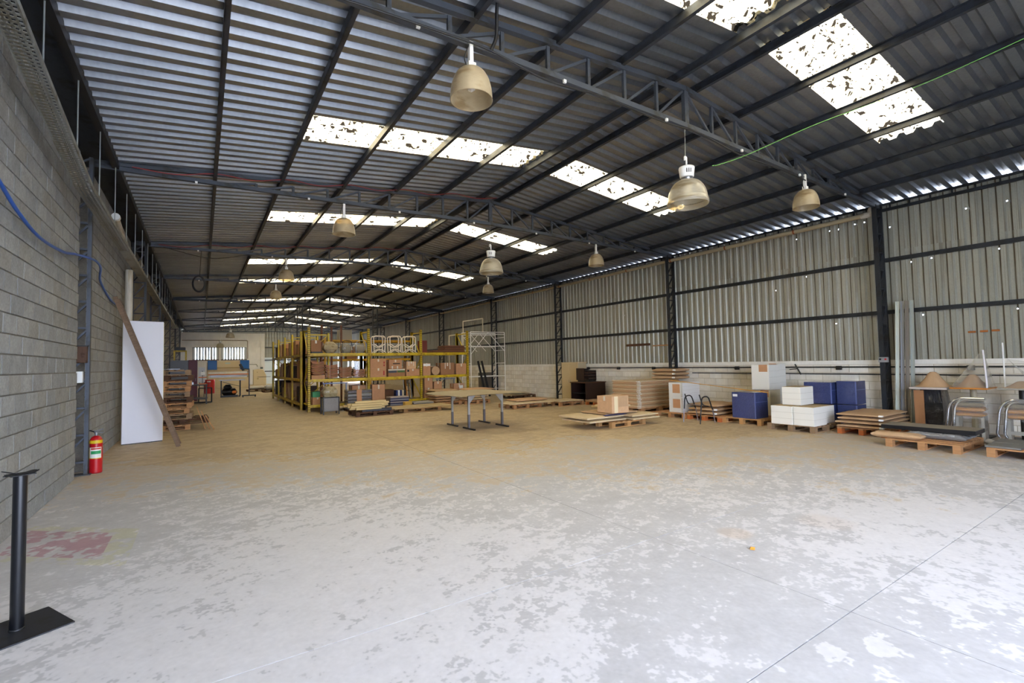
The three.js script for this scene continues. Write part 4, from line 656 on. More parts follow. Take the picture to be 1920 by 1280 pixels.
// ---- near right: pallets with boards and wrapped furniture
{
  pallet('brown', 10.8, 3.0, 'brown pallet with black board and crumpled paper roll', { turn: 0, sx: 1.05 });
  pack('paper_roll', 'long crumpled brown paper roll lying on the pallet edge', 'package', 10.2, 10.5, PH, 0.25, 3.0, 3.75, mat.kraft, null, { bump: 0.02, r: 0.06 });
  const bb = thing('board', 'thick black edged board with a dusty top on the pallet', 'board', [10.95, 0.255, 3.05], 0.02); part('panel', rbox(-0.28, 0.28, 0, 0.07, -0.62, 0.68, 0.006), mat.black, bb); part('dusty_face', box(-0.27, 0.27, 0.07, 0.073, -0.61, 0.67), S(0x8c8272, 0.9, 0, { map: cardTex }), bb);
  pack('film_bundle', 'grey plastic film bundle stuffed under the black board', 'package', 10.52, 11.23, PH, 0.253, 2.5, 3.4, silverFilm, null, { bump: 0.02, r: 0.08 });
  for (const [z0, z1, w] of [[3.1, 3.5, 'wide'], [2.85, 3.07, 'narrow']]) solo('board_offcut', rbox(11.25, 11.42, PH + 0.002, 0.21, z0, z1, 0.006), mat.boardTop, `${w} tan board offcut behind the black board`, 'board', 'board offcuts');
  pallet('brown', 10.85, 1.72, 'brown pallet with loose grey boards at the entrance end');
  for (const [x, z, n] of [[10.55, 2.05, 'dusty'], [11.06, 2.06, 'plain'], [10.5, 1.58, 'worn'], [11.0, 1.56, 'chipped']]) solo('board_offcut', rbox(x - 0.24, x + 0.24, PH, PH + 0.028, z - 0.2, z + 0.2, 0.004), S(0x7c7a74, 0.8, 0, { map: cardTex }), `${n} grey board offcut ${ {dusty: 'at the inner corner', plain: 'beside the wrapped chair', worn: 'at the outer corner', chipped: 'at the wall side'}[n]} of the entrance end pallet`, 'board', 'grey board offcuts');
  // film wrapped tables and chairs
  const cone = (R, h) => lathe([[R, 0], [R * 0.8, h * 0.12], [R * 0.5, h * 0.5], [R * 0.3, h * 0.85], [R * 0.16, h], [0, h * 1.02]], 20);
  const t1 = thing('wrapped_table', 'wrapped table with a black film base and a brown paper mound on top', 'table', [12.6, 0, 3.46]);
  part('table_top', rbox(-0.35, 0.35, 0.9, 0.945, -0.3, 0.3, 0.012), S(0xbfb5ac, 0.35), t1); part('wrapped_base', pillow(-0.28, 0.28, 0.02, 0.9, -0.22, 0.22, { n: 8, r: 0.06, bump: 0.02 }), blackFilm, t1); part('brown_panel', box(-0.3, -0.28, 0.1, 0.88, 0.08, 0.24), mat.cardDark, t1); part('base_plate', box(-0.3, 0.3, 0, 0.02, -0.25, 0.25), mat.black, t1);
  const cn = cone(0.3, 0.3); cn.translate(0.02, 0.945, 0); part('paper_mound', cn, mat.kraft, t1);
  const t2 = thing('wrapped_table', 'wrapped table with an orange edge and an upright film wrapped chair shell', 'table', [12.6, 0, 2.86]);
  part('table_top', rbox(-0.34, 0.34, 0.925, 0.955, -0.27, 0.27, 0.008), S(0xc07a2c, 0.5), t2); part('pedestal', rod([0, 0.02, 0], [0, 0.925, 0], 0.05, 14), S(0xb5a98c, 0.5), t2); part('base_plate', box(-0.28, 0.28, 0, 0.02, -0.24, 0.24), mat.darkSteel, t2);
  const c2 = cone(0.3, 0.24); c2.scale(1.05, 1, 0.9); c2.translate(0, 0.956, 0.0); part('paper_mound', c2, mat.kraft, t2);
  { const A = [-0.3, 0.957, 0.26], B = [-0.3, 0.957, -0.26], C = [0.3, 0.957, -0.26], D = [0.3, 0.957, 0.26], T = [-0.02, 1.68, -0.17], M = [-0.2, 1.2, 0.06]; // film drawn up over a chair shell
    part('film_tent', tris([[A, M, T], [A, B, M], [M, B, T], [B, C, T], [C, D, T], [D, A, T]]), film, t2); part('shell_edge', bent([[-0.3, 0.957, -0.26], [-0.2, 1.2, -0.235], [-0.02, 1.67, -0.175]], 0.016, 0.1), S(0xe6e2e6, 0.3), t2); part('shell', tris([[[-0.27, 0.96, -0.24], [0.2, 0.96, -0.24], [-0.02, 1.62, -0.165]]]), S(0xb9b0a4, 0.6), t2); }
  const chairStack = (label, X, Z, turn, n) => {
    const g = thing('wrapped_chair', label, 'chair', [X, 0, Z], turn, 'film wrapped upturned chairs');
    for (let i = 0; i < 2; i++) part('tube_frame', bent([[-0.27 + i * 0.02, 0.14, 0.25 - i * 0.09], [-0.28 + i * 0.02, 0.2, 0.28 - i * 0.09], [-0.27 + i * 0.02, 0.66, 0.23 - i * 0.08], [-0.26 + i * 0.02, 0.8 - i * 0.03, 0.12 - i * 0.06], [-0.25 + i * 0.02, 0.8 - i * 0.03, -0.24]], 0.021, 0.1, 10), mat.chrome, g);
    for (let i = 0; i < 3; i++) part('seat_pad', pillow(-0.21, 0.24, 0.46 + i * 0.09, 0.54 + i * 0.09, -0.25, 0.2, { n: 8, r: 0.07, bump: 0.015 }), i === 2 ? tanFilm : mat.seatTan, g);
    part('dark_cushion', pillow(-0.18, 0.22, 0.72, 0.78, -0.23, 0.1, { n: 6, r: 0.06, bump: 0.01 }), blackFilm, g);
    for (const [x, z] of [[-0.18, -0.2], [0.2, -0.2], [-0.18, 0.14], [0.2, 0.14]]) part('leg', box(x - 0.022, x + 0.022, 0, 0.462, z - 0.022, z + 0.022), S(0x8f8a7e, 0.6), g);
    part('stretcher', box(-0.18, 0.2, 0.2, 0.26, -0.215, -0.19), S(0x8f8a7e, 0.6), g); part('stretcher', box(-0.2, -0.17, 0.2, 0.26, -0.19, 0.14), S(0x8f8a7e, 0.6), g);
    part('film_drape', tris([[[-0.3, 0.8, 0.1], [-0.31, 0.45, 0.18], [-0.3, 0.44, -0.1]], [[-0.3, 0.8, 0.1], [-0.3, 0.44, -0.1], [-0.29, 0.8, -0.24]], [[-0.29, 0.8, -0.24], [-0.3, 0.44, -0.1], [-0.28, 0.42, -0.29]], [[-0.29, 0.8, -0.24], [-0.28, 0.42, -0.29], [0.2, 0.45, -0.3]], [[-0.29, 0.8, -0.24], [0.2, 0.45, -0.3], [0.2, 0.79, -0.26]]]), film, g);
    return g;
  };
  chairStack('film wrapped chair with tan pads in front of the orange edged table', 11.86, 2.77, 0.1); chairStack('film wrapped chair with tan pads beside the entrance end pallet', 11.86, 2.1, 0.1);
  solo('film_ball', (() => { const s = new THREE.IcosahedronGeometry(0.075, 3), p = s.attributes.position; for (let i = 0; i < p.count; i++) { const k = 1 + 0.18 * (vnoise(p.getX(i) * 30 + 9, p.getY(i) * 30 + p.getZ(i) * 25 + 9, 3) - 0.5); p.setXYZ(i, p.getX(i) * k, p.getY(i) * k * 0.8, p.getZ(i) * k); } s.computeVertexNormals(); s.translate(11.5, 0.062, -2.43); return s; })(), S(0xb0aca4, 0.25), 'crumpled ball of plastic film on the floor under the wrapped chair', 'film');
  const t3 = thing('wrapped_table', 'film wrapped pedestal table with a thin pole behind the last wrapped chair', 'table', [12.62, 0, 2.2]);
  part('table_top', rbox(-0.3, 0.3, 0.93, 0.96, -0.28, 0.28, 0.01), S(0xa09a8c, 0.5), t3); part('pedestal', rod([0, 0.02, 0], [0, 0.93, 0], 0.05, 12), mat.darkSteel, t3); part('base_plate', box(-0.25, 0.25, 0, 0.02, -0.25, 0.25), mat.black, t3); part('paper_mound', (() => { const c = cone(0.26, 0.12); c.translate(0, 0.96, 0); return c; })(), mat.kraft, t3); part('pole', rod([-0.1, 0.96, 0.2], [-0.1, 1.8, 0.2], 0.012, 8), mat.label, t3); part('film_tent', tris([[[-0.25, 0.97, 0.2], [-0.25, 0.97, -0.22], [-0.1, 1.5, 0.15]], [[-0.25, 0.97, -0.22], [0.25, 0.97, -0.22], [-0.1, 1.5, 0.15]], [[-0.1, 1.5, 0.15], [-0.25, 0.97, -0.22], [-0.05, 1.42, -0.2]]]), film, t3);
}
solo('sweet_wrapper', [tris([[[3.9, 0.003, 2.3], [3.94, 0.012, 2.32], [3.91, 0.018, 2.34]], [[3.9, 0.003, 2.3], [3.91, 0.018, 2.34], [3.88, 0.004, 2.33]], [[3.94, 0.012, 2.32], [3.92, 0.0, 2.36], [3.91, 0.018, 2.34]]])], S(0xd98a2a, 0.4), 'tiny orange wrapper lying on the bare bright floor', 'wrapper');
// ---------------------------------------------------------------- pallet racking
const slotG = []; for (let y = 0.08; y < 2.95; y += 0.075) slotG.push(box(-0.012, 0.012, y, y + 0.03, -0.001, 0.001));
const slotM = S(0x2a2408, 0.8);
function rackRun(label, at, turn, bays, bayW, depth, levels, H, group, slots = true, m = mat.yellow) {
  // local: bays along +X, front face at local Z = 0, depth along +Z
  const g = thing('pallet_rack', label, 'rack', at, turn, group);
  for (let i = 0; i <= bays; i++) {
    const x = i * bayW, f = part('upright_frame', [box(x - 0.045, x + 0.045, 0, H, 0, 0.012), box(x - 0.045, x - 0.037, 0, H, 0, 0.07), box(x + 0.037, x + 0.045, 0, H, 0, 0.07), box(x - 0.045, x + 0.045, 0, H - 0.05, depth - 0.07, depth - 0.058), box(x - 0.045, x + 0.045, 0, H - 0.05, depth - 0.07, depth)], m, g);
    for (const y of [0.25, H - 0.12]) part('brace', bar([x, y, 0.05], [x, y, depth - 0.06], 0.04), m, f);
    for (const [a, b] of [[0.3, 1.05], [1.05, 1.9], [1.9, H - 0.15]]) part('brace', bar([x, a, a < 1.5 && a > 0.5 ? depth - 0.06 : 0.05], [x, b, a < 1.5 && a > 0.5 ? 0.05 : depth - 0.06], 0.03), m, f);
    part('foot_plate', box(x - 0.06, x + 0.06, 0, 0.01, -0.02, 0.09), m, f);
    if (slots) { const s = part('slots', slotG.map((q) => q.clone()), slotM, f); s.position.set(x - 0.02, 0, 0.002); const s2 = part('slots', slotG.map((q) => q.clone()), slotM, f); s2.position.set(x + 0.02, 0, 0.002); if (i === 0) { const s3 = part('slots', slotG.map((q) => q.clone().rotateY(Math.PI / 2)), slotM, f); s3.position.set(x - 0.046, 0, -0.035); } }
  }
  for (let i = 0; i < bays; i++) for (const y of levels) {
    part('front_beam', [box(i * bayW + 0.045, (i + 1) * bayW - 0.045, y - 0.05, y + 0.05, 0.0, 0.045), box(i * bayW + 0.045, (i + 1) * bayW - 0.045, y - 0.008, y + 0.008, -0.004, 0.0)], m, g);
    part('rear_beam', box(i * bayW + 0.045, (i + 1) * bayW - 0.045, y - 0.05, y + 0.05, depth - 0.045, depth), m, g);
    part('shelf_deck', box(i * bayW + 0.045, (i + 1) * bayW - 0.045, y + 0.03, y + 0.05, 0.045, depth - 0.045), mat.woodGrey, g);
  }
  return g;
}
const RZ = 18.07, L0 = 0.2, L1 = 1.11, L2 = 2.04, BW = 2.117, RX = 3.2;
rackRun('yellow pallet rack of three bays facing the entrance', [RX, 0, RZ], 0, 3, BW, 1.05, [L0, L1, L2], 3.02, 'yellow pallet racks');
rackRun('long yellow pallet rack facing the block wall', [3.1, 0, 27.6], -Math.PI / 2, 4, 2.07, 1.05, [L0, L1, L2], 2.95, 'yellow pallet racks', false);
rackRun('orange beamed rack standing behind the other yellow racks', [4.9, 0, 23.7], 0, 2, 2.15, 1.0, [0.9, 1.9, 2.83], 3.0, 'yellow pallet racks', false, S(0xd6a418, 0.5, 0, { map: grime }));
// contents of the front rack
{
  const y1 = L1 + 0.052, y2 = L2 + 0.052, y0 = L0 + 0.052, zc = RZ + 0.45;
  const shell = (w, d, bow) => { const g = new THREE.BoxGeometry(w, 0.03, d, 10, 1, 3), p = g.attributes.position; for (let i = 0; i < p.count; i++) { const x = p.getX(i) / (w / 2); p.setY(i, p.getY(i) + bow * x * x); } g.computeVertexNormals(); return g; };
  [[3.53, 13, 'first'], [4.02, 10, 'second'], [4.5, 8, 'third'], [5.0, 6, 'fourth']].forEach(([X, n, w], k) => { // moulded seats, piled with their edges up
    if (k === 0) solo('carton', box(X - 0.23, X + 0.23, y1, y1 + 0.14, RZ + 0.12, RZ + 0.55), mat.card, 'low brown carton under the first pile of plywood seats', 'box');
    for (let i = 0; i < n - (k === 0 ? 3 : 0); i++) { const s = solo('seat_shell', shell(0.44 + rnd(-0.015, 0.015), 0.42, 0.035 + rnd(-0.004, 0.004)), [mat.ply, mat.cardDark, mat.ply][i % 3], `curved plywood seat shell, ${ORD[i]} from the bottom of the ${w} pile on the middle shelf`, 'seat shell', 'plywood seat shells on the middle shelf'); s.position.set(X + rnd(-0.02, 0.02), y1 + (k === 0 ? 0.18 : 0.045) + i * 0.047, -(RZ + 0.36)); s.rotation.z = rnd(-0.02, 0.02); }
  });
  const cg = 'cartons on the middle rack shelf', red = S(0xa8302a, 0.6), blk = S(0x3a2c22, 0.7);
  carton('lower brown carton with red print on the middle rack shelf', 5.7, y1, zc - 0.15, 0.62, 0.34, 0.5, { m: mat.card, group: cg, marks: [[0.8, 0.88, 0.2, 0.7, red]] }); carton('upper brown carton with red print on the middle rack shelf', 5.7, y1 + 0.342, zc - 0.15, 0.62, 0.35, 0.5, { m: mat.card, group: cg, marks: [[0.82, 0.9, 0.2, 0.4, red], [0.82, 0.9, 0.5, 0.72, red]] });
  carton('wide carton with a green and grey tape band on the middle rack shelf', 6.42, y1, zc - 0.15, 0.68, 0.3, 0.5, { m: mat.cardDark, group: cg, tape: false, marks: [[0.02, 0.5, 0.5, 0.78, S(0x3c4450, 0.5)], [0.55, 0.98, 0.52, 0.78, S(0x4c6a30, 0.6)], [0, 1, 0.8, 0.95, mat.tape]] }); carton('carton with a printed name resting on the taped wide carton', 6.4, y1 + 0.302, zc - 0.12, 0.52, 0.36, 0.44, { m: mat.card, group: cg, marks: [[0.3, 0.85, 0.5, 0.62, blk], [0.2, 0.3, 0.0, 0.3, mat.tape], [0.6, 0.7, 0.0, 0.3, mat.tape]] });
  carton('low carton with a black hand hole on the middle rack shelf', 7.1, y1, zc - 0.15, 0.56, 0.28, 0.46, { m: mat.card, group: cg, marks: [[0.08, 0.22, 0.6, 0.9, mat.black]] }); carton('small taped carton on the carton with the black hand hole', 7.06, y1 + 0.282, zc - 0.12, 0.4, 0.3, 0.4, { m: mat.cardPale, group: cg, marks: [[0.2, 0.28, 0.4, 1, mat.tape], [0.7, 0.78, 0.4, 1, mat.tape]] });
  carton('carton with a white label at the post on the middle rack shelf', 7.71, y1, zc - 0.15, 0.33, 0.5, 0.4, { m: mat.card, group: cg, sticker: [0.05, 0.95, 0.76, 0.95] });
  carton('large bulging carton with vertical tape strips on the middle rack shelf', 8.64, y1, zc - 0.1, 0.62, 0.5, 0.5, { m: mat.cardDark, group: cg, marks: [[0.3, 0.36, 0.5, 1, mat.tape], [0.65, 0.71, 0.45, 1, mat.tape]] }); solo('paper_roll', (() => { const q = rod([8.1, y1 + 0.181, RZ + 0.1], [8.1, y1 + 0.181, RZ + 0.6], 0.18, 18); return q; })(), mat.kraft, 'round paper roll lying beside the bulging carton', 'roll');
  carton('plain carton at the outer end of the middle rack shelf', 9.28, y1, zc - 0.15, 0.5, 0.46, 0.44, { m: mat.card, group: cg });
  // bottom shelf
  const bg = 'things on the bottom rack shelf';
  carton('small carton on the bottom rack shelf at the corner post', 3.5, y0, zc - 0.2, 0.34, 0.26, 0.36, { m: mat.card, group: bg }); carton('small carton with a green lid on the bottom rack shelf', 3.46, y0 + 0.262, zc - 0.2, 0.26, 0.2, 0.3, { m: S(0x3f8f62, 0.6), group: bg, tape: false });
  carton('tall brown carton on the bottom rack shelf, first of two', 5.02, y0, zc + 0.1, 0.5, 0.62, 0.5, { m: mat.card, group: bg }); carton('tall brown carton on the bottom rack shelf, second of two', 5.75, y0, zc + 0.0, 0.5, 0.62, 0.5, { m: mat.card, group: bg });
  carton('dark open crate on the bottom rack shelf in the middle bay', 6.2, y0, zc, 0.34, 0.4, 0.4, { m: mat.woodDark, group: bg, tape: false }); for (let i = 0; i < 5; i++) solo('binder', box(6.46 + i * 0.085, 6.53 + i * 0.085, y0, y0 + 0.36, zc - 0.2, zc + 0.1), [S(0x223066, 0.5), mat.label, S(0x223066, 0.5), S(0xc9b48e, 0.6), mat.black][i], `${['dark blue', 'white', 'second dark blue', 'tan', 'black'][i]} upright binder in the row on the bottom rack shelf`, 'binder', 'binders on the bottom shelf');
  for (let i = 0; i < 4; i++) solo('steel_bar', bar([6.93 + i * 0.1, y0 + 0.006, zc + 0.1], [6.9 + i * 0.1, y0 + 0.75, zc + 0.2], 0.03), [mat.steel, S(0xc9822a, 0.5), mat.darkSteel, mat.steel][i], `${['pale grey', 'orange', 'dark', 'bright steel'][i]} bar standing upright on the bottom rack shelf in the middle bay`, 'steel bar', 'upright bars on the bottom shelf');
  carton('lower tall carton at the third post on the bottom rack shelf', 7.8, y0, zc - 0.1, 0.36, 0.4, 0.4, { m: mat.card, group: bg }); carton('upper tall carton at the third post on the bottom rack shelf', 7.8, y0 + 0.402, zc - 0.1, 0.36, 0.4, 0.4, { m: mat.card, group: bg }); carton('square carton holding black scraps on the bottom rack shelf', 8.22, y0 + 0.3, zc - 0.1, 0.36, 0.34, 0.4, { m: mat.card, group: bg }); carton('carton carrying the square carton on the bottom rack shelf', 8.22, y0, zc - 0.1, 0.4, 0.298, 0.4, { m: mat.cardDark, group: bg });
  carton('carton with a white sheet of paper at the end of the bottom shelf', 9.2, y0, zc - 0.1, 0.5, 0.52, 0.4, { m: mat.card, group: bg, sticker: [0.5, 0.85, 0.35, 0.85] });
  const lt = thing('tube_table', 'light blue grey steel table without top inside the bottom bay', 'table', [4.25, y0, zc + 0.25]); for (const s of [-1, 1]) part('leg', box(s * 0.4 - 0.02, s * 0.4 + 0.02, 0, 0.72, -0.02, 0.02), S(0x8792a8, 0.5, 0.3), lt); part('top_rail', box(-0.45, 0.45, 0.7, 0.74, -0.03, 0.03), S(0x8792a8, 0.5, 0.3), lt);
  const lt2 = copyOf(lt, [8.85, y0, zc + 0.3], 0, 'light blue grey steel table without top in the outer bottom bay');
  // top shelf
  const domeBag = pillow(-0.27, 0.27, 0, 0.44, -0.24, 0.24, { n: 10, r: 0.18, bump: 0.02 }); const db = thing('sack', 'dusty beige domed sack on the top rack shelf', 'sack', [3.98, y2, zc - 0.1]); part('sack_body', domeBag, S(0xb5a582, 0.85, 0, { map: grime }), db);
  const pl = solo('plastic_crate', [box(3.3, 3.68, y2, y2 + 0.06, RZ + 0.1, RZ + 0.6)], mat.black, 'flat black tray at the corner post on the top rack shelf', 'tray'); carton('brown carton heap behind the corner post on the top rack shelf', 3.48, y2 + 0.062, zc, 0.34, 0.42, 0.4, { m: mat.cardDark });
  for (const [X, w, mm] of [[4.56, 'first', mat.black], [5.08, 'second', mat.steel]]) { const c = thing('wrapped_chair', `film wrapped tube chair on the top rack shelf, ${w} from the sack`, 'chair', [X, y2, zc - 0.1], 0, 'wrapped chairs on the top shelf'); part('tube_frame', bent([[-0.2, 0, -0.2], [-0.17, 0.42, -0.16], [-0.08, 0.47, -0.16], [0.1, 0.47, -0.16], [0.17, 0.42, -0.16], [0.22, 0, -0.2]], 0.013, 0.06), mm, c); part('seat_pad', pillow(-0.17, 0.17, 0.02, 0.34, -0.12, 0.2, { n: 6, r: 0.06, bump: 0.01 }), S(0x8f8672, 0.7), c); part('stretch_film', pillow(-0.2, 0.2, 0.0, 0.4, -0.15, 0.24, { n: 8, r: 0.06, bump: 0.02 }), film, c); }
  const cr = S(0xe8ddc6, 0.45); [5.8, 6.45, 7.06].forEach((X, k) => { // cream tube chair frames
    const c = thing('chair_frame', `cream bent tube chair frame on the top rack shelf, ${['first', 'second', 'third'][k]} from the wrapped chairs`, 'chair frame', [X, y2, zc - 0.1], 0, 'cream chair frames on the top shelf');
    for (const z of [-0.15, 0.15]) { part('back_loop', bent([[-0.22, 0, z], [-0.24, 0.6, z], [-0.18, 0.66, z], [0.16, 0.66, z], [0.22, 0.6, z], [0.2, 0.05, z]], 0.021, 0.06), cr, c); part('leg_loop', bent([[-0.2, 0.34, z], [0.0, 0.2, z], [0.22, 0.36, z]], 0.02, 0.08), cr, c); part('leg_loop', bent([[-0.2, 0.02, z], [0.0, 0.16, z], [0.24, 0.02, z]], 0.02, 0.08), cr, c); }
    part('cross_tube', [rod([-0.23, 0.62, -0.15], [-0.23, 0.62, 0.15], 0.012, 6), rod([0.2, 0.62, -0.15], [0.2, 0.62, 0.15], 0.012, 6), rod([0, 0.18, -0.15], [0, 0.18, 0.15], 0.012, 6)], cr, c);
  });
  solo('carton', rbox(7.52, 7.78, y2, y2 + 0.5, RZ + 0.2, RZ + 0.6, 0.006), S(0x7a3426, 0.7, 0, { map: cardTex }), 'upright red brown carton at the third post on the top rack shelf', 'box');
  for (let i = 0; i < 6; i++) solo('brown_panel', rbox((i < 2 ? 8.0 : 8.5 + (i % 2) * 0.03), 9.48 - (i % 3) * 0.02, y2 + i * 0.05, y2 + i * 0.05 + 0.046, RZ + 0.1, RZ + 0.8, 0.004), i % 2 ? S(0x7c4f34, 0.6, 0, { map: woodTex }) : S(0x6a4029, 0.6, 0, { map: woodTex }), `brown wood panel, ${ORD[i]} from the bottom of the pile on the top rack shelf`, 'panel', 'brown panels on the top shelf');
}
// contents of the long rack facing the block wall
{
  const kinds = [[mat.card, 'brown'], [mat.cardDark, 'dark brown'], [S(0x4a3a2e, 0.8), 'dark grey brown'], [mat.kraft, 'tan']];
  [[L0, 'bottom'], [L1, 'middle'], [L2, 'top']].forEach(([ly, lw], li) => { let num = 0; for (let b = 0; b < 4; b++) { let z = 19.42 + b * 2.07; const end = 19.3 + (b + 1) * 2.07 - 0.16; while (z < end - 0.25) { const d = Math.min(rnd(0.3, 0.62), end - z), h = rnd(0.35, li === 2 ? 0.62 : 0.72), k = kinds[Math.floor(rnd(0, 3.99))], w = rnd(0.55, 0.8); carton(`${k[1]} carton, ${ORD[num++]} on the ${lw} shelf of the long rack`, 3.16 + w / 2 + rnd(0.02, 0.1), ly + 0.052, z + d / 2, w, h, d - 0.03, { m: b === 3 && li === 0 ? mat.black : k[0], tape: false, group: `cartons on the ${lw} shelf of the long rack` }); z += d + rnd(0.0, 0.12); } } });
  // fix the wording of the black ones
  scene.children.forEach((o) => { if (o.userData.category === 'box' && o.children[0]?.material === mat.black && /long rack/.test(o.userData.label ?? '')) { o.userData.label = 'black wrapped bundle at the far end of the bottom shelf of the long rack'; o.userData.group = 'black bundles on the long rack'; } });
  for (let i = 0; i < 3; i++) solo('timber_post', box(4.28 + i * 0.41, 4.35 + i * 0.41, 0, 3.4 - (i % 2) * 0.08, 21.5, 21.58), S(0x6b4636, 0.8, 0, { map: woodTex }), 'brown upright timber standing between the yellow racks', 'timber', 'upright timbers between the racks');
  carton('grey carton on the top beam of the rear rack', 5.9, 2.882, 24.1, 0.6, 0.5, 0.5, { m: S(0x8a8478, 0.8), tape: false }); carton('brown wide carton on the middle level of the rear rack', 6.2, 1.955, 24.1, 0.5, 0.6, 0.5, { m: mat.cardDark });
}
// goods on the floor in front of the rack
{
  const w1 = thing('wrapped_stool', 'silver film wrapped stand with a yellowish wrapped top before the corner post', 'stand', [3.66, 0, 16.95]);
  for (const [x, z] of [[-0.25, -0.2], [0.25, -0.2], [-0.25, 0.2], [0.25, 0.2]]) part('leg', box(x - 0.018, x + 0.018, 0, 0.58, z - 0.018, z + 0.018), mat.darkSteel, w1);
  part('film_skirt', rbox(-0.24, 0.24, 0.1, 0.56, -0.2, 0.2, 0.03, 2), silverFilm, w1); part('wrapped_top', pillow(-0.27, 0.25, 0.56, 0.94, -0.2, 0.22, { n: 12, r: 0.1, bump: 0.04 }), tanFilm, w1); part('top_rail', box(-0.27, 0.27, 0.55, 0.58, -0.22, 0.22), mat.darkSteel, w1);
  const w2 = thing('wrapped_stack', 'film wrapped pile of metal parts with an upright cardboard strip', 'bundle', [4.78, 0, 17.6]);
  for (let i = 0; i < 6; i++) part('metal_part', rbox(-0.42, 0.42, 0.06 + i * 0.115, 0.15 + i * 0.115, -0.25, 0.25, 0.02), i % 2 ? S(0x4a4c60, 0.35, 0.6) : S(0x8d8f98, 0.3, 0.7), w2); part('base_board', box(-0.45, 0.45, 0, 0.06, -0.28, 0.28), mat.woodDark, w2); part('cardboard_strip', box(-0.12, 0.06, 0.05, 0.76, -0.275, -0.262), mat.card, w2); part('stretch_film', rbox(-0.44, 0.44, 0.06, 0.76, -0.256, 0.26, 0.02), film, w2);
  const w3 = thing('wrapped_stack', 'film wrapped layered pile of dark steel strips beside the flat packs', 'bundle', [6.15, 0, 17.3]);
  for (let i = 0; i < 5; i++) { part('steel_strip', rbox(-0.36, 0.36, i * 0.088, i * 0.088 + 0.05, -0.25, 0.25, 0.01), S(0x3c3f5e, 0.3, 0.5), w3); part('spacer', box(-0.35, 0.35, i * 0.088 + 0.05, i * 0.088 + 0.088, -0.24, 0.24), i % 2 ? mat.steel : S(0x9b8f86, 0.5), w3); }
  pallet('dark', 4.68, 15.75, 'dark pallet loaded with loose pale timber before the rack');
  const bm = S(0x3b3d44, 0.45, 0.4); for (let i = 0; i < 4; i++) solo('steel_profile', box(4.3 + i * 0.06, 5.25 + (i % 2) * 0.1, PH, PH + 0.06, 15.35 + i * 0.26, 15.44 + i * 0.26), bm, 'dark steel profile under the loose timber on the pallet', 'steel bar', 'steel profiles under the timber');
  const tm = S(0xdccb96, 0.7, 0, { map: woodTex }); for (let i = 0; i < 16; i++) { const lay = Math.floor(i / 5), a = rnd(-0.07, 0.05), L = rnd(0.75, 1.15), X = 4.55 + rnd(-0.2, 0.25), Z = 15.4 + (i % 5) * 0.19 + rnd(-0.01, 0.01), y = PH + 0.062 + lay * 0.072; const t = thing('timber', 'pale yellow timber length lying loose on the dark pallet', 'timber', [X, y, Z], a, 'loose pale timber on the pallet'); part('timber_length', rbox(-L / 2, L / 2, 0, 0.065, -0.045, 0.045, 0.005), tm, t); }
  pallet('pale', 6.4, 15.95, 'pale pallet under the wide thin board before the rack', { sx: 1.15 });
  solo('board', rbox(5.35, 7.55, PH, PH + 0.02, 15.28, 16.5, 0.004), mat.boardTop, 'wide thin tan board lying on the pale pallet before the rack', 'board');
  for (let i = 0; i < 2; i++) pack('film_pack', `${i ? 'upper' : 'lower'} long grey film wrapped pack behind the wide thin board`, 'package', 6.55 + i * 0.02, 7.38, i * 0.121, i * 0.121 + 0.12, 16.75, 17.15, S(0x8c857c, 0.35), 'grey film wrapped packs', { bump: 0.006, r: 0.03 });
  solo('carton', rbox(6.25, 6.52, 0, 0.25, 16.75, 17.0, 0.006), S(0xc49c44, 0.8), 'small yellow tan carton beside the grey film packs', 'box');
  const fg = 'soft flat packs at the end of the rack';
  pallet('brown', 8.02, 17.4, 'brown pallet under the taller soft packs at the rack'); pallet('brown', 9.25, 17.2, 'brown pallet under the lower soft packs at the rack end', { sx: 0.95 });
  for (let i = 0; i < 5; i++) pack('flat_pack', `soft brown flat pack, ${ORD[i]} from the bottom at the third rack post`, 'package', 7.5 + rnd(0, 0.04), 8.55, PH + i * 0.096, PH + i * 0.096 + 0.095, 16.95, 17.9, mat.kraft, fg, { bump: 0.02, r: 0.08, n: 8 });
  for (let i = 0; i < 4; i++) pack('flat_pack', `soft tan flat pack, ${ORD[i]} from the bottom of the pile at the rack end`, 'package', 8.72 + rnd(0, 0.04), 9.8, PH + i * 0.096, PH + i * 0.096 + 0.095, 16.75, 17.7, mat.kraftPale, fg, { bump: 0.02, r: 0.08, n: 8 });
  pack('flat_pack', 'pale flat pack lying on the lower pile at the rack end', 'package', 8.85, 10.1, PH + 0.385, PH + 0.46, 16.8, 17.75, mat.cardPale, null, { bump: 0.006, r: 0.03 });
}
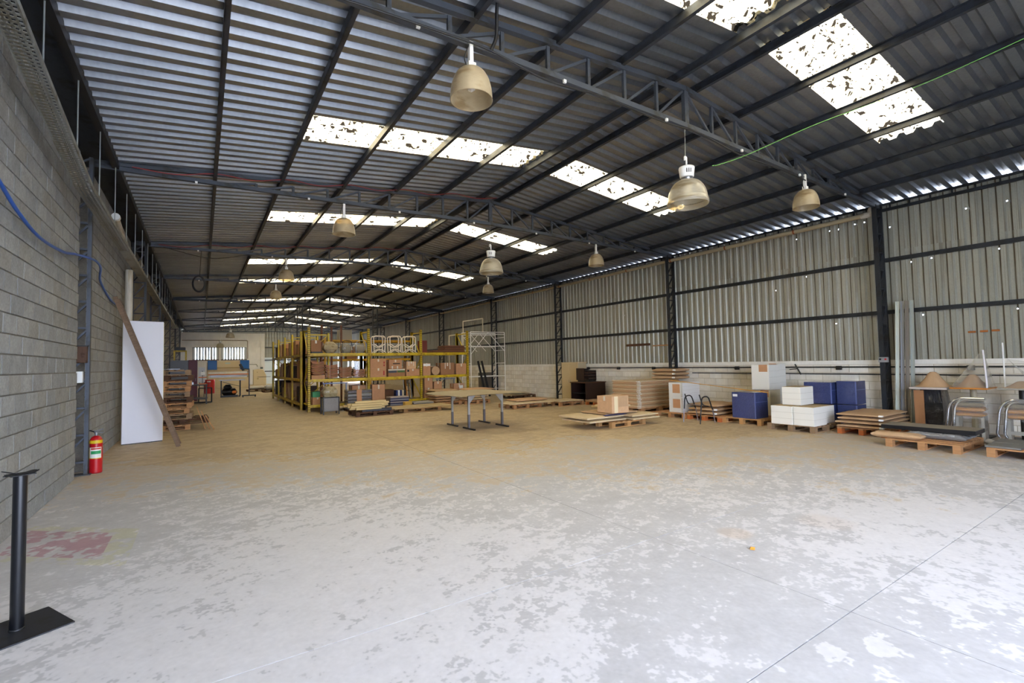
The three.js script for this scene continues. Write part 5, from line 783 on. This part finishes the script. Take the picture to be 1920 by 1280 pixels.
// ---- scaffold and leaning pieces near the masonry wall
{
  const wm = S(0xecebe6, 0.45), g = thing('scaffold_tower', 'white tube scaffold tower with crossed braces at the end of the racks', 'scaffold', [10.95, 0, 20.4]);
  const xs = [0, 1.95], zs = [0, 0.9], H = 3.15;
  for (const x of xs) for (const z of zs) part('standard', rod([x, 0, z], [x, H, z], 0.022, 8), wm, g);
  for (const z of zs) { for (const y of [0.95, 2.45, H - 0.1, H]) part('ledger', rod([0, y, z], [1.95, y, z], 0.018, 8), wm, g); part('brace', rod([0, 2.05, z], [0.98, H, z], 0.016, 6), wm, g); part('brace', rod([0.98, H, z], [1.95, 2.2, z], 0.016, 6), wm, g); part('brace', rod([0, H - 0.15, z], [0.85, 2.2, z], 0.014, 6), wm, g); }
  for (const x of xs) for (const y of [0.3, 0.95, 1.6, 2.25, 2.9]) part('rung', rod([x, y, 0], [x, y, 0.9], 0.016, 6), wm, g);
  part('guard_frame', bent([[-0.35, H - 1.2, 0.1], [-0.35, H + 0.5, 0.1], [0.75, H + 0.68, 0.1], [0.75, H, 0.1]], 0.028, 0.02, 6), S(0xcabfa4, 0.5), g);
  const f2 = thing('tube_arch', 'cream rectangular steel tube arch standing behind the end of the racks', 'arch', [9.9, 0, 20.6]); part('arch_tube', bent([[0, 0, 0], [0, 2.95, 0], [1.0, 3.08, 0], [1.0, 0, 0]], 0.03, 0.02, 6), S(0xcabfa4, 0.5), f2);
  for (let i = 0; i < 2; i++) solo('black_board', bar([11.35 + i * 0.22, 0.02, 19.7], [11.15 + i * 0.2, 1.72, 20.05], 0.1, 0.03), mat.black, 'narrow black board leaning against the white scaffold', 'board', 'leaning black boards');
  solo('dark_masonry', rbox(12.15, 12.82, 0, 1.12, 21.6, 21.85, 0.01), S(0x6b6355, 0.9, 0, { map: blockTex }), 'low grey block partition behind the scaffold at the metal wall', 'partition');
}
// ---- left side: pallet stack and workshop clutter
{
  const grp = 'stacked pallets by the block wall';
  for (let i = 0; i < 11; i++) { const off = i === 1 ? 0.38 : rnd(-0.05, 0.05); pallet(['brown', 'dark', 'grey', 'brown'][i % 4], -0.82 + off, 16.0 + rnd(-0.04, 0.04), i === 1 ? 'pallet pushed out from the bottom of the stack by the block wall' : `worn pallet, ${ORD[i]} from the floor in the tall stack beside the white panel`, { y: i * 0.146, turn: rnd(-0.04, 0.04) + (i === 1 ? 0.05 : 0), group: grp }); }
  for (let i = 0; i < 3; i++) solo('plank', bar([0.1 + i * 0.1, 0, 15.3 - i * 0.13], [-0.1 + i * 0.1, 0.62 - i * 0.12, 15.34 - i * 0.12], 0.02, 0.1), mat.wood, 'broken pallet plank leaning against the pallet stack', 'plank', 'broken planks by the pallet stack');
  solo('sheet_metal', rbox(-1.2, -0.5, 1.62, 1.63, 15.6, 16.3, 0.002), mat.steel, 'thin bright sheet lying on top of the pallet stack', 'sheet');
  const wt = thing('work_table', 'dark steel workbench with cluttered top beyond the pallet stack', 'table', [-0.25, 0, 26.6]); for (const [x, z] of [[-0.45, -0.5], [0.45, -0.5], [-0.45, 0.5], [0.45, 0.5]]) part('leg', box(x - 0.03, x + 0.03, 0, 0.86, z - 0.03, z + 0.03), mat.darkSteel, wt); part('table_top', box(-0.55, 0.5, 0.86, 0.9, -0.6, 0.6), mat.darkSteel, wt); part('lower_shelf', box(-0.5, 0.5, 0.25, 0.28, -0.55, 0.55), mat.darkSteel, wt); part('grey_side', box(-0.58, -0.55, 0, 0.86, -0.5, 0.5), S(0x7d8890, 0.5), wt);
  const fr = thing('saw_horse', 'low black steel saw horse on the floor beside the workbench', 'saw horse', [0.3, 0, 27.6]); part('frame_tube', bent([[-0.6, 0.03, -0.6], [0.12, 0.03, -0.6], [0.12, 0.7, -0.4], [0.12, 0.03, -0.2]], 0.03, 0.02), mat.black, fr); part('cross_bar', [rod([0.12, 0.7, -0.4], [-0.4, 0.7, -0.4], 0.028, 6), rod([-0.4, 0.7, -0.4], [-0.4, 0.0, -0.4], 0.028, 6)], mat.black, fr);
  const dp = thing('drill_press', 'small bench drill press with an orange guard on the workbench', 'drill', [0.05, 0.9, 26.5]); part('base', box(-0.14, 0.14, 0, 0.04, -0.12, 0.12), mat.orange, dp); part('column', rod([0, 0.04, 0.05], [0, 0.62, 0.05], 0.025, 10), mat.steel, dp); part('head', rbox(-0.09, 0.09, 0.42, 0.58, -0.16, 0.12, 0.02), mat.label, dp); part('guard', box(-0.16, 0.16, 0.3, 0.34, -0.14, 0.1), mat.orange, dp);
  solo('bench_vice', [box(-0.5, -0.3, 0.9, 1.0, 26.3, 26.5), box(-0.42, -0.36, 1.0, 1.16, 26.2, 26.6), rod([-0.4, 1.08, 26.0], [-0.4, 1.08, 26.6], 0.02, 6)], mat.steel, 'steel bench vice on the workbench', 'vice');
  const gc = thing('metal_cabinet', 'grey metal cabinet under the yellow crate by the block wall', 'cabinet', [-0.92, 0, 29.2]); part('body', rbox(-0.4, 0.36, 0, 2.06, -0.25, 0.25, 0.01), mat.greyPanel, gc); part('door', box(-0.38, 0.34, 0.05, 2.02, -0.262, -0.25), mat.greyPanel, gc); part('handle', rod([0.28, 1.0, -0.28], [0.28, 1.15, -0.28], 0.01, 6), mat.steel, gc);
  const mc = thing('metal_cabinet', 'narrow maroon metal cabinet beside the grey one', 'cabinet', [-0.36, 0, 29.15]); part('body', rbox(-0.19, 0.19, 0, 2.07, -0.22, 0.22, 0.01), mat.maroon, mc); part('handle', rod([0.12, 1.0, -0.25], [0.12, 1.15, -0.25], 0.01, 6), mat.steel, mc);
  const yc = thing('yellow_crate', 'open yellow tube crate on top of the grey cabinet', 'crate', [-0.9, 2.06, 29.2]); for (const [x, z] of [[-0.24, -0.2], [0.24, -0.2], [-0.24, 0.2], [0.24, 0.2]]) part('post', box(x - 0.03, x + 0.03, 0, 0.5, z - 0.03, z + 0.03), mat.yellow, yc); part('top_frame', [box(-0.27, 0.27, 0.44, 0.5, -0.23, -0.17), box(-0.27, 0.27, 0.44, 0.5, 0.17, 0.23), box(-0.27, -0.21, 0.44, 0.5, -0.2, 0.2), box(0.21, 0.27, 0.44, 0.5, -0.2, 0.2)], mat.yellow, yc);
  solo('tool_case', rbox(-1.12, -0.68, 2.562, 2.72, 29.05, 29.35, 0.02), S(0x2a2e36, 0.5), 'dark tool case resting on the yellow crate', 'case');
  const wp = thing('switch_cabinet', 'pale grey electrical panel standing beside the maroon cabinet', 'panel', [0.02, 0, 30.2]); part('body', rbox(-0.15, 0.15, 0.9, 1.7, -0.12, 0.12, 0.01), S(0xd4d6d8, 0.5), wp); part('stand', [box(-0.12, -0.09, 0, 0.9, -0.02, 0.02), box(0.09, 0.12, 0, 0.9, -0.02, 0.02), box(-0.2, 0.2, 0, 0.03, -0.15, 0.15)], mat.darkSteel, wp); 
  const bl = thing('oil_drum', 'red steel drum standing before the press brake', 'drum', [0.45, 0, 37.0]); part('drum_body', lathe([[0, 0], [0.29, 0], [0.3, 0.02], [0.3, 0.28], [0.312, 0.3], [0.3, 0.32], [0.3, 0.58], [0.312, 0.6], [0.3, 0.62], [0.3, 0.88], [0.29, 0.9], [0, 0.89]], 28), S(0xc0221c, 0.4), bl); part('label_plate', (() => { const q = new THREE.CylinderGeometry(0.303, 0.303, 0.08, 10, 1, true, -0.5, 0.7); q.translate(0, 0.78, 0); return q; })(), mat.label, bl);
  const pb = thing('press_brake', 'large cream and blue press brake machine before the white end wall', 'machine', [1.87, 0, 45.2]);
  part('upper_beam', rbox(-1.45, 1.45, 1.35, 2.22, 0, 0.4, 0.02), mat.cream, pb); part('blue_cover', rbox(-1.46, -0.82, 1.52, 2.26, -0.16, 0.42, 0.02), mat.blueMachine, pb); part('blue_cover', rbox(0.8, 1.46, 1.52, 2.26, -0.16, 0.42, 0.02), mat.blueMachine, pb); part('ram_ledge', box(-0.82, 0.8, 1.62, 1.7, -0.08, 0), S(0xb49a6a, 0.5), pb); part('maker_plate', box(-0.26, 0.1, 1.98, 2.08, -0.006, 0), S(0xbcd0d4, 0.5), pb); part('orange_stripe', box(-1.42, 1.42, 1.08, 1.16, -0.04, 0.05), mat.orange, pb); part('tooling', box(-1.3, 1.3, 0.92, 1.08, 0, 0.1), mat.steel, pb); part('bed', rbox(-1.45, 1.45, 0, 0.85, 0.05, 0.5, 0.02), mat.cream, pb); part('side_frame', box(-1.5, -1.4, 0, 2.1, 0.1, 1.2), mat.cream, pb); part('side_frame', box(1.4, 1.5, 0, 2.1, 0.1, 1.2), mat.cream, pb);
  const ct = thing('service_cart', 'grey topped steel cart with black bags underneath', 'cart', [1.45, 0, 31.2]); part('table_top', box(-0.6, 0.62, 0.93, 0.97, -0.35, 0.35), S(0x8f9098, 0.4, 0.4), ct); for (const [x, z] of [[-0.52, -0.28], [0.4, -0.28], [-0.52, 0.28], [0.4, 0.28]]) part('leg', box(x - 0.02, x + 0.02, 0.06, 0.93, z - 0.02, z + 0.02), mat.black, ct); part('brace', bar([-0.45, 0.85, -0.28], [0.35, 0.6, -0.28], 0.03), mat.black, ct); for (const x of [-0.45, 0.35]) part('caster', rod([x, 0.05, -0.31], [x, 0.05, -0.25], 0.05, 12), mat.darkSteel, ct);
  const bag = thing('bag_heap', 'heap of shiny black plastic bags under the steel cart', 'bag', [1.38, 0, 31.2]); part('bag_body', pillow(-0.47, 0.35, 0.11, 0.5, -0.24, 0.24, { n: 12, r: 0.15, bump: 0.06 }), mat.blackGloss, bag); part('bag_body', pillow(-0.35, 0.1, 0.4, 0.72, -0.25, 0.25, { n: 10, r: 0.14, bump: 0.05 }), mat.blackGloss, bag); part('orange_cloth', pillow(0.05, 0.3, 0.2, 0.36, -0.25, -0.15, { n: 6, r: 0.05, bump: 0.02 }), mat.orange, bag); part('low_shelf', box(-0.48, 0.36, 0.0, 0.11, -0.2, 0.2), mat.black, bag);
  const st = thing('monitor_stand', 'black rolling monitor stand with a bent arm', 'stand', [2.22, 0, 30.1]); part('base', box(-0.34, 0.34, 0.07, 0.13, -0.06, 0.06), mat.black, st); part('post', box(-0.025, 0.025, 0.13, 1.58, -0.025, 0.025), S(0x2c2434, 0.5), st); part('arm', bar([0, 1.55, 0], [-0.24, 1.58, 0], 0.04), mat.black, st); const mo = part('monitor', rbox(-0.06, 0.06, -0.2, 0.2, -0.16, 0.16, 0.02), mat.black, st); mo.position.set(-0.36, 1.66, 0); mo.rotation.z = 0.45; for (const x of [-0.3, 0.3]) part('caster', rod([x, 0.04, -0.03], [x, 0.04, 0.03], 0.04, 10), mat.darkSteel, st);
  const cm = thing('shear_machine', 'cream machine housing with a sloping shoulder at the end wall', 'machine', [4.55, 0, 50.4]); part('housing', prism([[-0.5, 0], [0.55, 0], [0.55, 0.9], [0.3, 1.42], [-0.1, 1.5], [-0.5, 1.42]], -0.4, 0.4, 0.02), mat.cream, cm); part('control_box', rbox(0.1, 0.3, 1.5, 1.68, -0.15, 0.1, 0.01), S(0x5c6056, 0.5), cm); part('port', rod([-0.15, 0.6, -0.42], [-0.15, 0.6, -0.4], 0.08, 14), S(0xb8a478, 0.6), cm); part('port', rod([-0.2, 1.2, -0.42], [-0.2, 1.2, -0.4], 0.05, 14), S(0xb8a478, 0.6), cm); part('guard_rail', rod([-0.2, 0.75, -0.6], [0.9, 0.75, -0.6], 0.02, 6), mat.darkSteel, cm);
  pallet('dark', 3.2, 37.2, 'dark pallet with scrap sheets beyond the monitor stand'); pallet('dark', 3.95, 35.2, 'dark pallet with white scrap beside the long rack');
  pack('scrap_sheets', 'pale heap of scrap sheets on the pallet beyond the monitor stand', 'scrap', 2.7, 3.7, PH, 0.36, 36.8, 37.6, S(0xc8c2b8, 0.5), null, { bump: 0.03, r: 0.1 }); pack('scrap_sheets', 'white heap of scrap beside the long rack', 'scrap', 3.5, 4.4, PH, 0.5, 34.8, 35.6, S(0xc9cdd2, 0.5), null, { bump: 0.05, r: 0.15 });
  const tr = thing('steel_trolley', 'dark open steel trolley by the translucent end cladding', 'trolley', [5.6, 0, 45]); for (const x of [-0.45, 0.45]) part('post', box(x - 0.03, x + 0.03, 0, 1.3, -0.03, 0.03), mat.darkSteel, tr); for (const y of [0.4, 0.85, 1.2]) part('rail', box(-0.45, 0.45, y, y + 0.05, -0.02, 0.02), mat.darkSteel, tr);
  solo('wall_pipe', bent([[-1.5, 4.25, 52.35], [3.72, 4.27, 52.35], [3.74, 2.5, 52.35]], 0.04, 0.12, 8), S(0xa39682, 0.6), 'pale pipe across the white end wall above the windows', 'pipe'); solo('wall_pipe', bent([[3.5, 1.95, 52.35], [4.5, 1.95, 52.35], [4.55, 1.72, 52.2]], 0.035, 0.08, 8), S(0x8f9082, 0.6), 'short grey pipe on the white end wall above the cream machine', 'pipe');
}
renderer.render(scene, camera);
